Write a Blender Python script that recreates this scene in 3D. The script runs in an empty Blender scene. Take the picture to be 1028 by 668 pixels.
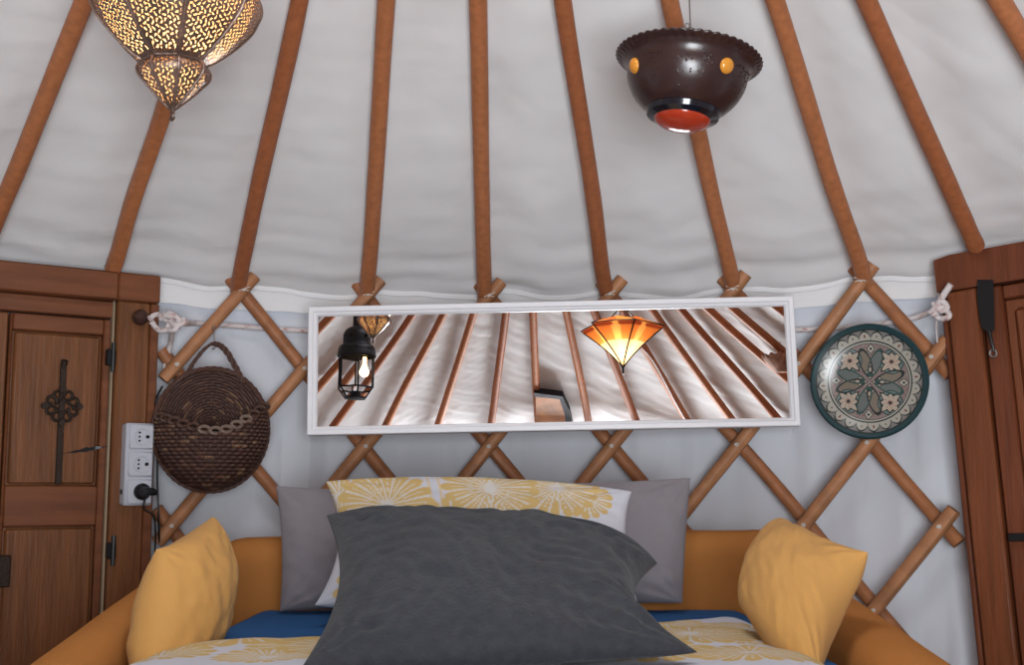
import bpy, math, random
import numpy as np
from mathutils import Vector, Matrix, noise
random.seed(7)
S = bpy.context.scene
COL = S.collection
# ------------------------------------------------------------------ camera, world, lights, exposure
FPX, PITCH, ROLL = 1230.1, .1278, -.0015
CZ = .88
F_ = np.array([0, math.cos(PITCH), math.sin(PITCH)])
_R = np.array([1., 0, 0]); _U = np.array([0, -math.sin(PITCH), math.cos(PITCH)])
R_ = _R*math.cos(ROLL)+_U*math.sin(ROLL); U_ = -_R*math.sin(ROLL)+_U*math.cos(ROLL)
CAM = np.array([0, 0, CZ])
cd = bpy.data.cameras.new('camera'); cam = bpy.data.objects.new('camera', cd); COL.objects.link(cam)
cd.sensor_width = 36; cd.lens = FPX*36/1028; cd.clip_start = .02
m = Matrix(((R_[0], U_[0], -F_[0], 0), (R_[1], U_[1], -F_[1], 0), (R_[2], U_[2], -F_[2], CZ), (0, 0, 0, 1)))
cam.matrix_world = m
S.camera = cam
W = bpy.data.worlds.new('World'); S.world = W; W.use_nodes = True
W.node_tree.nodes['Background'].inputs[0].default_value = (.78, .86, 1, 1)
W.node_tree.nodes['Background'].inputs[1].default_value = 1.2
S.view_settings.view_transform = 'Standard'; S.view_settings.look = 'None'
S.view_settings.exposure = -.1; S.view_settings.gamma = 1; S.view_settings.use_curve_mapping = False

def area(name, loc, target, sx, sy, power, color):
    l = bpy.data.lights.new(name, 'AREA'); l.shape = 'RECTANGLE'; l.size = sx; l.size_y = sy; l.energy = power; l.color = color
    o = bpy.data.objects.new(name, l); COL.objects.link(o); o.location = loc
    o.rotation_euler = (Vector(target)-Vector(loc)).to_track_quat('-Z', 'Y').to_euler(); return o
area('crown_daylight', (-.02, 1.15, 2.40), (.05, 1.5, 0), .55, .55, 20, (.88, .95, 1))
area('doorway_daylight', (.20, -.84, .72), (-.02, 2.4, 1.30), .95, 1.05, 92, (.90, .955, 1))

# ------------------------------------------------------------------ yurt geometry
CX, CY, RW, ZT, AP, SL = -.056, 1.1848, 1.7989, 1.3487, 2.4302, .6012
STEP = .1664
def ray(x, y):
    d = F_+R_*(x-514)/FPX+U_*(334-y)/FPX
    return d/np.linalg.norm(d)
def atY(x, y, yy):
    d = ray(x, y); return CAM+d*yy/d[1]
def atZ(x, y, z):
    d = ray(x, y); return CAM+d*(z-CZ)/d[2]
def onwall(x, y, r=RW):
    d = ray(x, y); a = d[0]**2+d[1]**2; b = -(d[0]*CX+d[1]*CY); c = CX*CX+CY*CY-r*r
    return CAM+d*((-b+math.sqrt(b*b-a*c))/a)
def conehit(o, d, off=0.):
    t = .2
    while t < 9:
        P = o+d*t
        if P[2] > ZT-off+(RW-math.hypot(P[0]-CX, P[1]-CY))*SL: return P
        t += .001
MYAW, MT, MR = -.0333, .0425, .0163
MN = np.array([math.sin(MYAW)*math.cos(MT), -math.cos(MYAW)*math.cos(MT), math.sin(MT)])
_u = np.array([math.cos(MYAW), math.sin(MYAW), 0]); _v = np.cross(_u, -MN); _v = _v if _v[2] > 0 else -_v
MU = _u*math.cos(MR)+_v*math.sin(MR); MV = -_u*math.sin(MR)+_v*math.cos(MR)
MC = np.array([.0956, 3.0055, 1.1821])
MC = CAM+(MC-CAM)*(2.78/3.0055)          # mirror stands just off the lattice
MSC = 2.78/3.0055
def mray(x, y):
    d = ray(x, y); t = ((MC-CAM)@MN)/(d@MN); P = CAM+d*t
    return P, d-2*(d@MN)*MN
def viaM(x, y, yy):
    P, d = mray(x, y); return P+d*(yy-P[1])/d[1]
def W3(th, r, z): return np.array([CX+r*math.sin(th), CY+r*math.cos(th), z])
def rz(th, r): return ZT+(RW-r)*SL

# ------------------------------------------------------------------ materials
def srgb(c): return tuple(((v/255)/12.92 if v/255 <= .04045 else ((v/255+.055)/1.055)**2.4) for v in c)
def mat(name, rgb, rough=.6, metal=0, bump=0, bscale=60, stretch=(1, 1, 1), var=0, vscale=8, attr=None, spec=.3, trans=0, emit=None, es=0, sheen=0, bump2=0, coord='Object', wave=None):
    M = bpy.data.materials.new(name); M.use_nodes = True; nt = M.node_tree; N = nt.nodes; L = nt.links
    b = N['Principled BSDF']; b.inputs['Base Color'].default_value = (*rgb, 1); b.inputs['Roughness'].default_value = rough
    b.inputs['Metallic'].default_value = metal; b.inputs['Specular IOR Level'].default_value = spec
    if sheen: b.inputs['Sheen Weight'].default_value = sheen
    if trans: b.inputs['Transmission Weight'].default_value = trans
    if emit: b.inputs['Emission Color'].default_value = (*emit, 1); b.inputs['Emission Strength'].default_value = es
    tc = N.new('ShaderNodeTexCoord'); mp = N.new('ShaderNodeMapping'); L.new(tc.outputs[coord], mp.inputs[0]); mp.inputs['Scale'].default_value = stretch
    src = None
    if attr:
        a = N.new('ShaderNodeAttribute'); a.attribute_name = attr; src = a.outputs['Color']
    if var:
        n = N.new('ShaderNodeTexNoise'); n.inputs['Scale'].default_value = vscale; n.inputs['Detail'].default_value = 5; L.new(mp.outputs[0], n.inputs[0])
        r = N.new('ShaderNodeMapRange'); r.inputs[1].default_value = .3; r.inputs[2].default_value = .7; r.inputs[3].default_value = 1-var; r.inputs[4].default_value = 1+var; L.new(n.outputs[0], r.inputs[0])
        oi = N.new('ShaderNodeObjectInfo')
        x = N.new('ShaderNodeVectorMath'); x.operation = 'SCALE'
        if src: L.new(src, x.inputs[0])
        else: x.inputs[0].default_value = rgb
        L.new(r.outputs[0], x.inputs['Scale']); src = x.outputs[0]
    if src: L.new(src, b.inputs['Base Color'])
    if bump:
        n = N.new('ShaderNodeTexNoise'); n.inputs['Scale'].default_value = bscale; n.inputs['Detail'].default_value = 4; L.new(mp.outputs[0], n.inputs[0])
        bp = N.new('ShaderNodeBump'); bp.inputs['Strength'].default_value = bump; bp.inputs['Distance'].default_value = .004
        L.new(n.outputs[0], bp.inputs['Height']); L.new(bp.outputs[0], b.inputs['Normal'])
        if wave:
            w = N.new('ShaderNodeTexWave'); w.wave_type = 'RINGS'; w.rings_direction = 'SPHERICAL'; w.inputs['Scale'].default_value = wave; w.inputs['Distortion'].default_value = 1.5; L.new(mp.outputs[0], w.inputs[0])
            b2 = N.new('ShaderNodeBump'); b2.inputs['Strength'].default_value = .5; b2.inputs['Distance'].default_value = .003
            L.new(w.outputs[1], b2.inputs['Height']); L.new(bp.outputs[0], b2.inputs['Normal']); L.new(b2.outputs[0], b.inputs['Normal'])
    return M
M = {}
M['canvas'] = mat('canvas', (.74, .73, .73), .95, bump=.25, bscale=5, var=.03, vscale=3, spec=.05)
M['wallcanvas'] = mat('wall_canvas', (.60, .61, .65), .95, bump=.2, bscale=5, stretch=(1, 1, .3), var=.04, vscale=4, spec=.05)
def wood(name, rgb, var=.28, rough=.5, stretch=(14, 14, 1.2), spec=.3, bump=.3):
    return mat(name, rgb, rough, bump=bump, bscale=9, stretch=stretch, var=var, vscale=3, spec=spec)
M['pole'] = wood('pole_wood', (.40, .145, .058), .14, .5, (22, 22, 22), bump=.15)
M['pole2'] = wood('pole_wood_dark', (.33, .108, .042), .14, .5, (22, 22, 22), bump=.15)
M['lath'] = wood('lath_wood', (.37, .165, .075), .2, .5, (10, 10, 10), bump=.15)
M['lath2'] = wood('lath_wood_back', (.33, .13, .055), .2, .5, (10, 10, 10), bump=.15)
M['doorL'] = wood('door_wood', (.155, .056, .019), .25, .45, (16, 16, 1.4))
M['doorLr'] = wood('door_rail_wood', (.150, .050, .020), .25, .45, (1.5, 1.5, 14))
M['doorR'] = wood('red_door_wood', (.125, .034, .013), .22, .42, (16, 16, 1.4))
M['doorRp'] = wood('red_door_panel', (.15, .044, .016), .22, .42, (16, 16, 1.4))
M['doorB'] = mat('oak_header', (.42, .16, .04), .35, bump=.2, var=.4, vscale=6, stretch=(2, 2, 3))
M['iron'] = mat('black_iron', (.022, .021, .024), .5, .6, bump=.3, bscale=80)
M['black'] = mat('black_plastic', (.01, .01, .011), .35)
M['rust'] = mat('old_iron', (.035, .022, .016), .6, .5, bump=.5, bscale=120)
M['steel'] = mat('steel', (.4, .4, .4), .3, 1)
M['strip'] = mat('pale_strip', (.42, .33, .22), .6)
M['white'] = mat('white_paint', (.74, .73, .75), .4, bump=.05, bscale=40)
M['plastic'] = mat('socket_plastic', (.47, .48, .53), .35)
M['plasticd'] = mat('socket_well', (.33, .34, .38), .4)
M['mirror'] = mat('mirror_glass', (.93, .93, .93), 0, 1)
M['orange'] = mat('sofa_fabric', (.42, .17, .048), .9, bump=.15, bscale=300, var=.05, vscale=6, spec=.03)
M['yellow'] = mat('cushion_fabric', (.52, .275, .085), .9, bump=.2, bscale=250, var=.05, vscale=5, spec=.03, sheen=.05)
M['charcoal'] = mat('charcoal_quilt', (.036, .037, .043), .95, bump=.7, bscale=160, var=.15, vscale=60, spec=.05, sheen=.1)
M['grey'] = mat('grey_cotton', (.21, .19, .205), .8, bump=.15, bscale=200, spec=.1, sheen=.1)
M['blue'] = mat('blue_sheet', (.03, .10, .25), .9, bump=.2, bscale=50, spec=.05)
M['floral'] = mat('floral_cotton', (1, 1, 1), .9, bump=.15, bscale=200, attr='col', spec=.05)
M['attr'] = mat('wicker', (1, 1, 1), .55, attr='col', bump=.4, bscale=200, spec=.3)
M['plate'] = mat('glazed_plate', (1, 1, 1), .25, attr='col', spec=.5)
M['rope'] = mat('white_rope', (.62, .56, .55), .9, bump=.3, bscale=300, attr='col', spec=.05)
M['brass'] = mat('aged_brass', (.27, .19, .155), .38, .85, bump=.25, bscale=150, var=.3, vscale=20)
M['bowl'] = mat('brown_glaze', (.030, .013, .012), .28, bump=.25, bscale=22, spec=.6)
M['amber'] = mat('amber_stone', (.62, .25, .03), .15, spec=.6)
M['red'] = mat('red_stone', (.38, .035, .012), .15, spec=.6)
M['blackgloss'] = mat('black_gloss', (.008, .008, .012), .12, spec=.6)
M['glass'] = mat('clear_glass', (.95, .97, 1), .02, trans=1)
M['glass'].node_tree.nodes['Principled BSDF'].inputs['IOR'].default_value = 1.1
M['bulb'] = mat('lit_bulb', (1, .7, .3), .4, emit=(1, .62, .25), es=9)
M['knob'] = mat('dark_knob', (.05, .022, .016), .35)
M['floor'] = mat('floor_boards', (.20, .155, .12), .5, bump=.3, bscale=6, stretch=(1, 12, 1), var=.3, vscale=3)
M['cord'] = mat('pale_cord', (.55, .50, .45), .9)
def translucent(name, attr=None, rgb=(1, .7, .4), t=.6):
    mm = bpy.data.materials.new(name); mm.use_nodes = True; nt = mm.node_tree; N = nt.nodes; L = nt.links
    N.remove(N['Principled BSDF']); out = N['Material Output']
    d = N.new('ShaderNodeBsdfDiffuse'); tr = N.new('ShaderNodeBsdfTranslucent'); mx = N.new('ShaderNodeMixShader'); mx.inputs[0].default_value = t
    if attr:
        a = N.new('ShaderNodeAttribute'); a.attribute_name = attr
        L.new(a.outputs[0], d.inputs[0]); L.new(a.outputs[0], tr.inputs[0])
    else:
        d.inputs[0].default_value = (*rgb, 1); tr.inputs[0].default_value = (*rgb, 1)
    L.new(d.outputs[0], mx.inputs[1]); L.new(tr.outputs[0], mx.inputs[2]); L.new(mx.outputs[0], out.inputs[0]); return mm
M['hide'] = translucent('painted_hide', 'col', t=.5)
M['liner'] = translucent('amber_glow_diffuser', None, (.95, .74, .48), .7)  # for the diffuser added inside the brass lantern

# ------------------------------------------------------------------ mesh helpers
class MB:
    def __init__(s): s.v = []; s.f = []
    def add(s, vs, fs):
        o = len(s.v); s.v += [tuple(map(float, p)) for p in vs]; s.f += [tuple(i+o for i in f) for f in fs]; return s
    def grid(s, P, closeu=False, closev=False):          # P[i][j]
        n, k = len(P), len(P[0]); o = len(s.v)
        for row in P: s.v += [tuple(map(float, p)) for p in row]
        for i in range(n if closeu else n-1):
            for j in range(k if closev else k-1):
                a, b = i, (i+1) % n; c, d = j, (j+1) % k
                s.f.append((o+a*k+c, o+b*k+c, o+b*k+d, o+a*k+d))
        return s
    def tube(s, pts, r, n=10, cap=True, wob=None):
        pts = [np.array(p, float) for p in pts]; N = len(pts); rr = r if hasattr(r, '__len__') else [r]*N
        rings = []; up = None
        for i, p in enumerate(pts):
            t = pts[min(i+1, N-1)]-pts[max(i-1, 0)]; t = t/(np.linalg.norm(t)+1e-12)
            if up is None:
                up = np.array([0, 0, 1.]) if abs(t[2]) < .9 else np.array([1., 0, 0])
            a = np.cross(up, t); a /= np.linalg.norm(a)+1e-12; b = np.cross(t, a); up = b
            ring = []
            for k in range(n):
                an = 2*math.pi*k/n; q = rr[i]*(wob(i, an) if wob else 1)
                ring.append(p+a*math.cos(an)*q+b*math.sin(an)*q)
            rings.append(ring)
        o = len(s.v); s.grid(rings, closev=True)
        if cap:
            s.f.append(tuple(o+k for k in range(n))[::-1]); e = o+(N-1)*n; s.f.append(tuple(e+k for k in range(n)))
        return s
    def lathe(s, prof, Mx, n=32, cap=False):             # prof (r,h); Mx: 4x4 with local z axis
        P = [[np.array(Mx @ Vector((r*math.cos(2*math.pi*k/n), r*math.sin(2*math.pi*k/n), h))) for k in range(n)] for r, h in prof]
        return s.grid(P, closev=True)
    def box(s, fr, a0, a1, b0, b1, c0, c1, bev=.003):
        # fr: function (s,n,z)->point ; rounded by chamfering
        xs = sorted((a0, a1)); ys = sorted((b0, b1)); zs = sorted((c0, c1))
        e = min(bev, (xs[1]-xs[0])/2.01, (ys[1]-ys[0])/2.01, (zs[1]-zs[0])/2.01)
        V = []; idx = {}
        for i in (0, 1):
            for j in (0, 1):
                for k in (0, 1):
                    for ax in range(3):
                        c = [xs[i]+(e if i == 0 else -e), ys[j]+(e if j == 0 else -e), zs[k]+(e if k == 0 else -e)]
                        c[ax] = (xs[i], ys[j], zs[k])[ax]
                        idx[(i, j, k, ax)] = len(V); V.append(fr(*c))
        Fs = []
        for ax in range(3):
            o1, o2 = [a for a in range(3) if a != ax]
            for sgn in (0, 1):
                loop = []
                for p, q in ((0, 0), (1, 0), (1, 1), (0, 1)):
                    t = [0, 0, 0]; t[ax] = sgn; t[o1] = p; t[o2] = q; loop.append(idx[(*t, ax)])
                Fs.append(tuple(loop))
        for ax in range(3):                                # edges parallel to ax
            o1, o2 = [a for a in range(3) if a != ax]
            for p in (0, 1):
                for q in (0, 1):
                    t0 = [0, 0, 0]; t0[o1] = p; t0[o2] = q; t1 = list(t0); t1[ax] = 1
                    Fs.append((idx[(*t0, o1)], idx[(*t1, o1)], idx[(*t1, o2)], idx[(*t0, o2)]))
        for i in (0, 1):
            for j in (0, 1):
                for k in (0, 1): Fs.append(tuple(idx[(i, j, k, a)] for a in range(3)))
        return s.add(V, Fs)
    def build(s, name, m, parent=None, smooth=True, col=None, flat=False):
        me = bpy.data.meshes.new(name); me.from_pydata(s.v, [], s.f)
        me.materials.append(m)
        import bmesh
        bm = bmesh.new(); bm.from_mesh(me); bmesh.ops.recalc_face_normals(bm, faces=bm.faces); bm.to_mesh(me); bm.free()
        if smooth and not flat: me.polygons.foreach_set('use_smooth', [True]*len(me.polygons))
        if smooth and not flat:
            try: me.set_sharp_from_angle(angle=math.radians(40))
            except Exception: pass
        if col is not None:
            a = me.color_attributes.new('col', 'FLOAT_COLOR', 'POINT')
            c = np.ones((len(s.v), 4), np.float32); c[:, :3] = np.asarray(col).reshape(-1, 3); a.data.foreach_set('color', c.ravel())
        me.update()
        o = bpy.data.objects.new(name, me); COL.objects.link(o)
        if parent: o.parent = parent; o.matrix_parent_inverse = Matrix.Translation(-Vector(parent.location))
        return o
def tag(o, label=None, cat=None, group=None, kind=None):
    if label: o['label'] = label
    if cat: o['category'] = cat
    if group: o['group'] = group
    if kind: o['kind'] = kind
    return o
def thing(name, label, cat, loc, group=None):
    o = bpy.data.objects.new(name, None); COL.objects.link(o); o.location = tuple(map(float, loc)); o.empty_display_size = .05
    return tag(o, label, cat, group)
def wallframe(P):
    """tangent, normal to the room, up at a point on the wall"""
    n = np.array([CX-P[0], CY-P[1], 0]); n /= np.linalg.norm(n); t = np.array([-n[1], n[0], 0]); t = t if t[0] > 0 else -t
    return t, n, np.array([0, 0, 1.])
def mtx(o, x, y, z):
    return Matrix(((x[0], y[0], z[0], o[0]), (x[1], y[1], z[1], o[1]), (x[2], y[2], z[2], o[2]), (0, 0, 0, 1)))
def fbm(x, y, z, o=3): return noise.fractal(Vector((x, y, z)), 1.0, 2.0, o)
def spline(P, n=12):
    P = [np.array(p, float) for p in P]; out = []
    for i in range(len(P)-1):
        p0, p1, p2, p3 = P[max(i-1, 0)], P[i], P[i+1], P[min(i+2, len(P)-1)]
        for k in range(n):
            t = k/n; out.append(.5*((2*p1)+(-p0+p2)*t+(2*p0-5*p1+4*p2-p3)*t*t+(-p0+3*p1-3*p2+p3)*t**3))
    out.append(P[-1]); return out

# ------------------------------------------------------------------ structure: floor, canvas walls, roof canvas
g = MB(); Rg = 1.98
g.grid([[W3(2*math.pi*j/72, Rg*i/12, 0) for j in range(72)] for i in range(1, 13)], closev=True)
c0 = len(g.v); g.v.append((CX, CY, 0)); g.f += [(c0, j, (j+1) % 72) for j in range(72)]
tag(g.build('floor', M['floor']), kind='structure')

BD0, BD1 = math.pi-.42, math.pi+.30            # opening of the back doorway
LOFF = .075
def liner(th, z):
    fold = .010*math.sin(th*34+2*fbm(th*3, 0, 1))*(.4+.6*(1-z/1.4))+.015*fbm(th*14, z*1.6, 5)+.014*fbm(th*30, z*.8, 9)
    fold += .004*math.sin((th*9+z*6)*3+3*fbm(th*4, z*3, 2))
    return W3(th, RW+LOFF+fold, z)
def wallpart(a0, a1, name):
    n = int(abs(a1-a0)*110); zs = np.linspace(0, ZT+.10, 46)
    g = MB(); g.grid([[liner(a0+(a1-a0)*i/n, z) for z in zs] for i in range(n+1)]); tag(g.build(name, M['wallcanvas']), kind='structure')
wallpart(-.62, .72, 'wall_front')
wallpart(.72, BD0, 'wall_right'); wallpart(BD1-2*math.pi, -.62, 'wall_left')

def roofpt(th, r):
    # canvas lies over the poles, sagging softly and creased
    t = (RW-r)
    d = .040+.006*math.cos(th/STEP*2*math.pi)
    back = .5-.5*math.cos(th)                     # canvas is more creased on the side behind the camera
    dg = th*r if math.sin(th) > -.2 else -th*r
    w = .010*fbm(th*5, r*3, 3)
    c1_ = noise.noise(Vector(((dg+t)*5.5, (dg-t)*1.3, 7))); c2_ = noise.noise(Vector(((dg+t*1.4)*14, (dg-t)*2.2, 17)))
    w += (.0015+.007*back)*(.5-abs(c1_)**.8)+(.0010+.007*back)*(.4-abs(c2_)**.7)
    w += .0011*(.4-abs(noise.noise(Vector((th*7+t*1.5, t*16-th*5, 31))))**.6)*2; hem = math.exp(-t/.09)
    w += hem*(.011*noise.noise(Vector((th*3+t*6, t*22, 2)))+.003*noise.noise(Vector((th*30, t*12, 4))))
    # long pulled folds running off the left door corner
    q = math.exp(-((th+.40)/.10)**2)*math.exp(-t/.16)
    w += q*.014*math.sin((t*1.1+(th+.48)*.85)*95)
    return W3(th, r, rz(th, r)+d+w)
NT = 1300; rs = list(np.linspace(.30, RW-.14, 120))+list(np.linspace(RW-.13, RW+.036, 22))
P = [[roofpt(2*math.pi*j/NT, r) for j in range(NT)] for r in rs]
# hem: the cloth drops in front of the wall cloth
for k, dz in enumerate((.012, .026, .040, .052)):
    row = []
    for j in range(NT):
        th = 2*math.pi*j/NT; p = roofpt(th, RW+.036+.004*min(k, 1))
        sag = .010*noise.noise(Vector((th*6, 3, 1)))+.006*math.cos(th/STEP*2*math.pi)
        p = p.copy(); p[2] -= dz+sag*(k/3); row.append(p)
    P.append(row)
g = MB(); g.grid(P, closev=True); tag(g.build('ceiling', M['canvas']), kind='structure')
# white piping along the hem
g = MB(); g.tube([P[-4][j]-np.array([CX-0, CY, 0])*0+(np.array([CX, CY, P[-4][j][2]])-P[-4][j])*.003 for j in range(NT)]+[P[-4][0]], .0016, 5, cap=False)
tag(g.build('trim_1', M['white']), kind='structure')

# ------------------------------------------------------------------ doors
class Frame:
    def __init__(s, P0, yaw, side, lean=0.):
        T = np.array([side*math.cos(yaw), -math.sin(yaw), 0]); Z = np.array([0, 0, 1.])
        s.T = T*math.cos(lean)+Z*math.sin(lean); s.Z = Z*math.cos(lean)-T*math.sin(lean)
        n = np.cross(s.T, s.Z); c = np.array([CX, CY, 0])-np.array([P0[0], P0[1], 0]); s.N = n if n@c > 0 else -n
        s.P = np.array([P0[0], P0[1], 0.]); s.z0 = 0
    def __call__(s, a, n, z): return s.P+s.T*a+s.N*n+s.Z*z
    def px(s, x, y, n=0.):
        d = ray(x, y); P0 = s.P+s.N*n; t = ((P0-CAM)@s.N)/(d@s.N); q = CAM+d*t-s.P; return q@s.T, q@s.Z
Pl = onwall(162, 275, RW-.05)
DL = Frame(Pl, math.radians(35), -1)
zt_ = DL.px(162, 277)[1]; sj = DL.px(115, 400)[0]; zl = DL.px(115, 301)[1]
door = thing('door_1', None, None, (*DL(.45, 0, 0)[:2], 0)); tag(door, kind='structure')
g = MB(); g.box(DL, sj, sj+.66, -.05, 0, zl-.0, zt_, .004); g.box(DL, 0, sj, -.05, .0, zl, zt_, .004); g.build('lintel', M['doorLr'], door)
sb = DL.px(150, 350)[0]
g = MB(); g.box(DL, sb, sj, -.05, 0, 0, zl-.001, .004); g.build('jamb', M['doorL'], door)
g = MB(); g.box(DL, 0, sb-.001, -.06, -.003, 0, zl-.001, .003); g.build('edge_board', M['doorLr'], door)
g = MB(); g.box(DL, sj+.66, sj+.76, -.05, 0, 0, zt_, .004); g.build('jamb', M['doorL'], door)
# header recess behind the lintel
zr = DL.px(100, 319, -.03)[1]
g = MB(); g.box(DL, sj, sj+.66, -.07, -.028, zr, zl, .003); g.build('header_rail', M['doorLr'], door)
s5 = DL.px(6, 400, -.03)[0]; sh = DL.px(108.5, 400, -.03)[0]
g = MB(); g.box(DL, sj+.001, sh-.001, -.036, -.016, .02, zl, .002); g.build('weather_strip', M['strip'], door)
leaf = MB()
z1 = DL.px(60, 334, -.03)[1]; z2 = DL.px(60, 488, -.03)[1]; z3 = DL.px(60, 505, -.03)[1]
sw = .016
leaf.box(DL, sh, sh+sw, -.06, -.026, .02, zr-.004); leaf.box(DL, s5-.006, s5, -.06, -.026, .02, zr-.004)
leaf.box(DL, sh+sw, s5-.006, -.06, -.027, z1, zr-.004); leaf.box(DL, sh+sw, s5-.006, -.06, -.027, z3-.05, z2)
leaf.box(DL, sh+sw, s5-.006, -.06, -.027, .02, .14)
lf = leaf.build('door_leaf', M['doorLr'], door)
for a, b in ((z2, z1), (.14, z3-.05)):
    g = MB(); g.box(DL, sh+sw, s5-.006, -.058, -.040, a, b, .002); g.box(DL, sh+sw+.006, s5-.012, -.045, -.031, a+.004, b-.004, .004)
    g.build('panel', M['doorL'], lf)
g = MB(); g.box(DL, s5+.004, s5+.30, -.06, -.022, .02, zr-.004, .004); g.build('door_leaf', M['doorL'], door)
# hinges
for y in (359, 553):
    s_, z_ = DL.px(113, y); g = MB(); g.box(DL, s_-.007, s_+.012, -.016, .004, z_-.018, z_+.018, .002)
    g.tube([DL(s_, .004, z_-.032), DL(s_, .004, z_+.032)], .005, 8); g.build('hinge', M['black'], door)
# split in the panel
a = DL.px(62, 456, -.03); b = DL.px(110, 448, -.03)
pts = []; n = 14
g = MB(); up = []; lo = []
for i in range(n+1):
    t = i/n; s_ = a[0]+(b[0]-a[0])*t; z_ = a[1]+(b[1]-a[1])*t; w = .0075*math.sin(math.pi*min(1, t*1.05+.02))**1.5*(.15+.85*t)*(1+.4*math.sin(i*2.1))+.0006
    up.append(DL(s_, -.0285 if s_ > sh+sw else -.0245, z_+w)); lo.append(DL(s_, -.0285 if s_ > sh+sw else -.0245, z_-w*.7))
g.grid([up, lo]); g.build('split', M['black'], lf)
# latch at the meeting edge
s_, z_ = DL.px(3, 575, -.02); g = MB(); g.box(DL, s_-.012, s_+.03, -.024, -.008, z_-.03, z_+.035, .002); g.build('latch', M['rust'], door)
# iron ornament (fastened to the leaf)
sc, zc = DL.px(62, 408, -.02); k = (DL.px(62, 370, -.02)[1]-DL.px(62, 430, -.02)[1])/60
orn = MB(); nn = -.018
orn.box(DL, sc-3*k, sc+3*k, nn-.006, nn, zc-78*k, zc+42*k, .001)
def curl(cx_, cz_, dx, dz, r=8.5):
    pts = []
    for i in range(22):
        a = i/21*math.pi*1.75; q = r*(1-.45*i/21)
        base = math.atan2(dz, dx)
        pts.append(DL(sc-(cx_+dx*0+q*math.cos(base+math.pi+a))*k, nn+.002, zc+(cz_+q*math.sin(base+math.pi+a))*k))
    return pts
for dx, dz in ((1, 0), (-1, 0), (0, 1), (0, -1)):
    for f_ in (1, -1):
        ctr = (dx*11+(f_*5 if dx == 0 else 0), dz*11+(f_*5 if dz == 0 else 0))
        orn.tube(spline(curl(ctr[0], ctr[1], dx+.4*f_*(dx == 0), dz+.4*f_*(dz == 0), 5.2), 2), 1.7*k, 6)
    orn.tube([DL(sc-dx*17*k, nn-.004, zc+dz*17*k), DL(sc-dx*17*k, nn+.006, zc+dz*17*k)], 3.2*k, 10)
for dx, dz in ((1, 1), (1, -1), (-1, 1), (-1, -1)):
    orn.tube([DL(sc-dx*2*k, nn, zc+dz*7*k), DL(sc-dx*7*k, nn, zc+dz*2*k)], 1.8*k, 6)
orn.tube([DL(sc, nn, zc+42*k), DL(sc, nn+.004, zc+46*k)], 3.5*k, 8)
orn.build('iron_ornament', M['rust'], lf)

Pr = onwall(938, 262, RW-.04)
DR = Frame(Pr, math.radians(40), 1, math.radians(3.2)); DR.P = DR.P+DR.T*.077; DR.P[2] = 0
def rp(x, y, n=0.): return DR.px(x, y, n)
zt2 = rp(1000, 248)[1]
door2 = thing('door_2', None, None, (*DR(.4, 0, 0)[:2], 0)); tag(door2, kind='structure')
sjr = rp(990, 370)[0]; zlr = rp(1010, 283)[1]; sg = rp(957, 370)[0]
g = MB()
# outer moulding with a sloped upper corner
g.box(DR, 0, sg-.004, -.05, -.010, -.02, zt2-.035, .004); g.build('outer_board', M['doorR'], door2)
g = MB(); g.box(DR, sg, sjr-.002, -.05, 0, -.02, zlr-.001, .005); g.build('jamb', M['doorRp'], door2)
g = MB()
c1 = rp(938, 262)[1]
pr = [(0, c1-.03), (0, c1), (.035, zt2), (.80, zt2), (.80, zlr), (.0, zlr)]
for nn_ in (-.05, .004): pass
V = [DR(a, n_, z) for n_ in (-.05, .004) for a, z in pr]; k_ = len(pr)
g.add(V, [tuple(range(k_)), tuple(range(k_, 2*k_))]+[(i, (i+1) % k_, k_+(i+1) % k_, k_+i) for i in range(k_)]); g.build('lintel', M['doorR'], door2, flat=True)
leaf = MB(); s6 = rp(1016, 380, -.015)[0]; z6 = rp(1015, 300, -.015)[1]
leaf.box(DR, sjr+.002, s6, -.05, -.010, 0, zlr-.003, .004); leaf.box(DR, s6, sjr+.56, -.05, -.011, z6, zlr-.003, .004)
leaf.box(DR, sjr+.50, sjr+.56, -.05, -.010, 0, z6, .004); leaf.box(DR, s6, sjr+.5, -.05, -.010, 0, .2, .004)
lf2 = leaf.build('door_leaf', M['doorR'], door2)
g = MB(); g.box(DR, s6, sjr+.5, -.045, -.024, .2, z6, .002); g.box(DR, s6+.018, sjr+.48, -.04, -.014, .22, z6-.02, .008); g.build('panel', M['doorRp'], lf2)
g = MB(); g.box(DR, sjr+.565, sjr+.70, -.05, 0, 0, zlr-.001, .005); g.build('jamb', M['doorRp'], door2)
# black latch handle on the right door
def dn(x, y, n): a, z = rp(x, y, n); return DR(a, n, z)
g = MB()
ws = [(981, 997, 281), (981, 998, 300), (983.5, 998.5, 320), (986, 998.5, 330), (991, 997.5, 333)]
fr_ = [[dn(a, y, .012) for a in np.linspace(a0, a1, 5)] for a0, a1, y in ws]; bk = [[dn(a, y, .0) for a in np.linspace(a0, a1, 5)] for a0, a1, y in ws]
g.grid([r_+b_[::-1] for r_, b_ in zip(fr_, bk)], closev=True); g.f += [tuple(range(10)), tuple(range(40, 50))]
g.tube([dn(993, 332, .012), dn(995.5, 343, .014), dn(998, 353, .012)], [.004, .0035, .003], 8)
tag(g.build('handle', M['black'], lf2), 'black iron handle')
g = MB(); ctr = dn(997, 355, .010); t_, n_, u_ = DR.T, DR.N, DR.Z
g.tube([ctr+t_*.007*math.cos(a)+u_*.008*math.sin(a) for a in np.linspace(0, 6.283, 18)], .0022, 6); g.build('ring', M['steel'], lf2)
g = MB(); a0 = rp(1013, 540, .0); g.box(DR, a0[0], a0[0]+.06, -.012, .008, a0[1]-.008, a0[1]+.008, .002); g.build('latch', M['black'], lf2)

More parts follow.
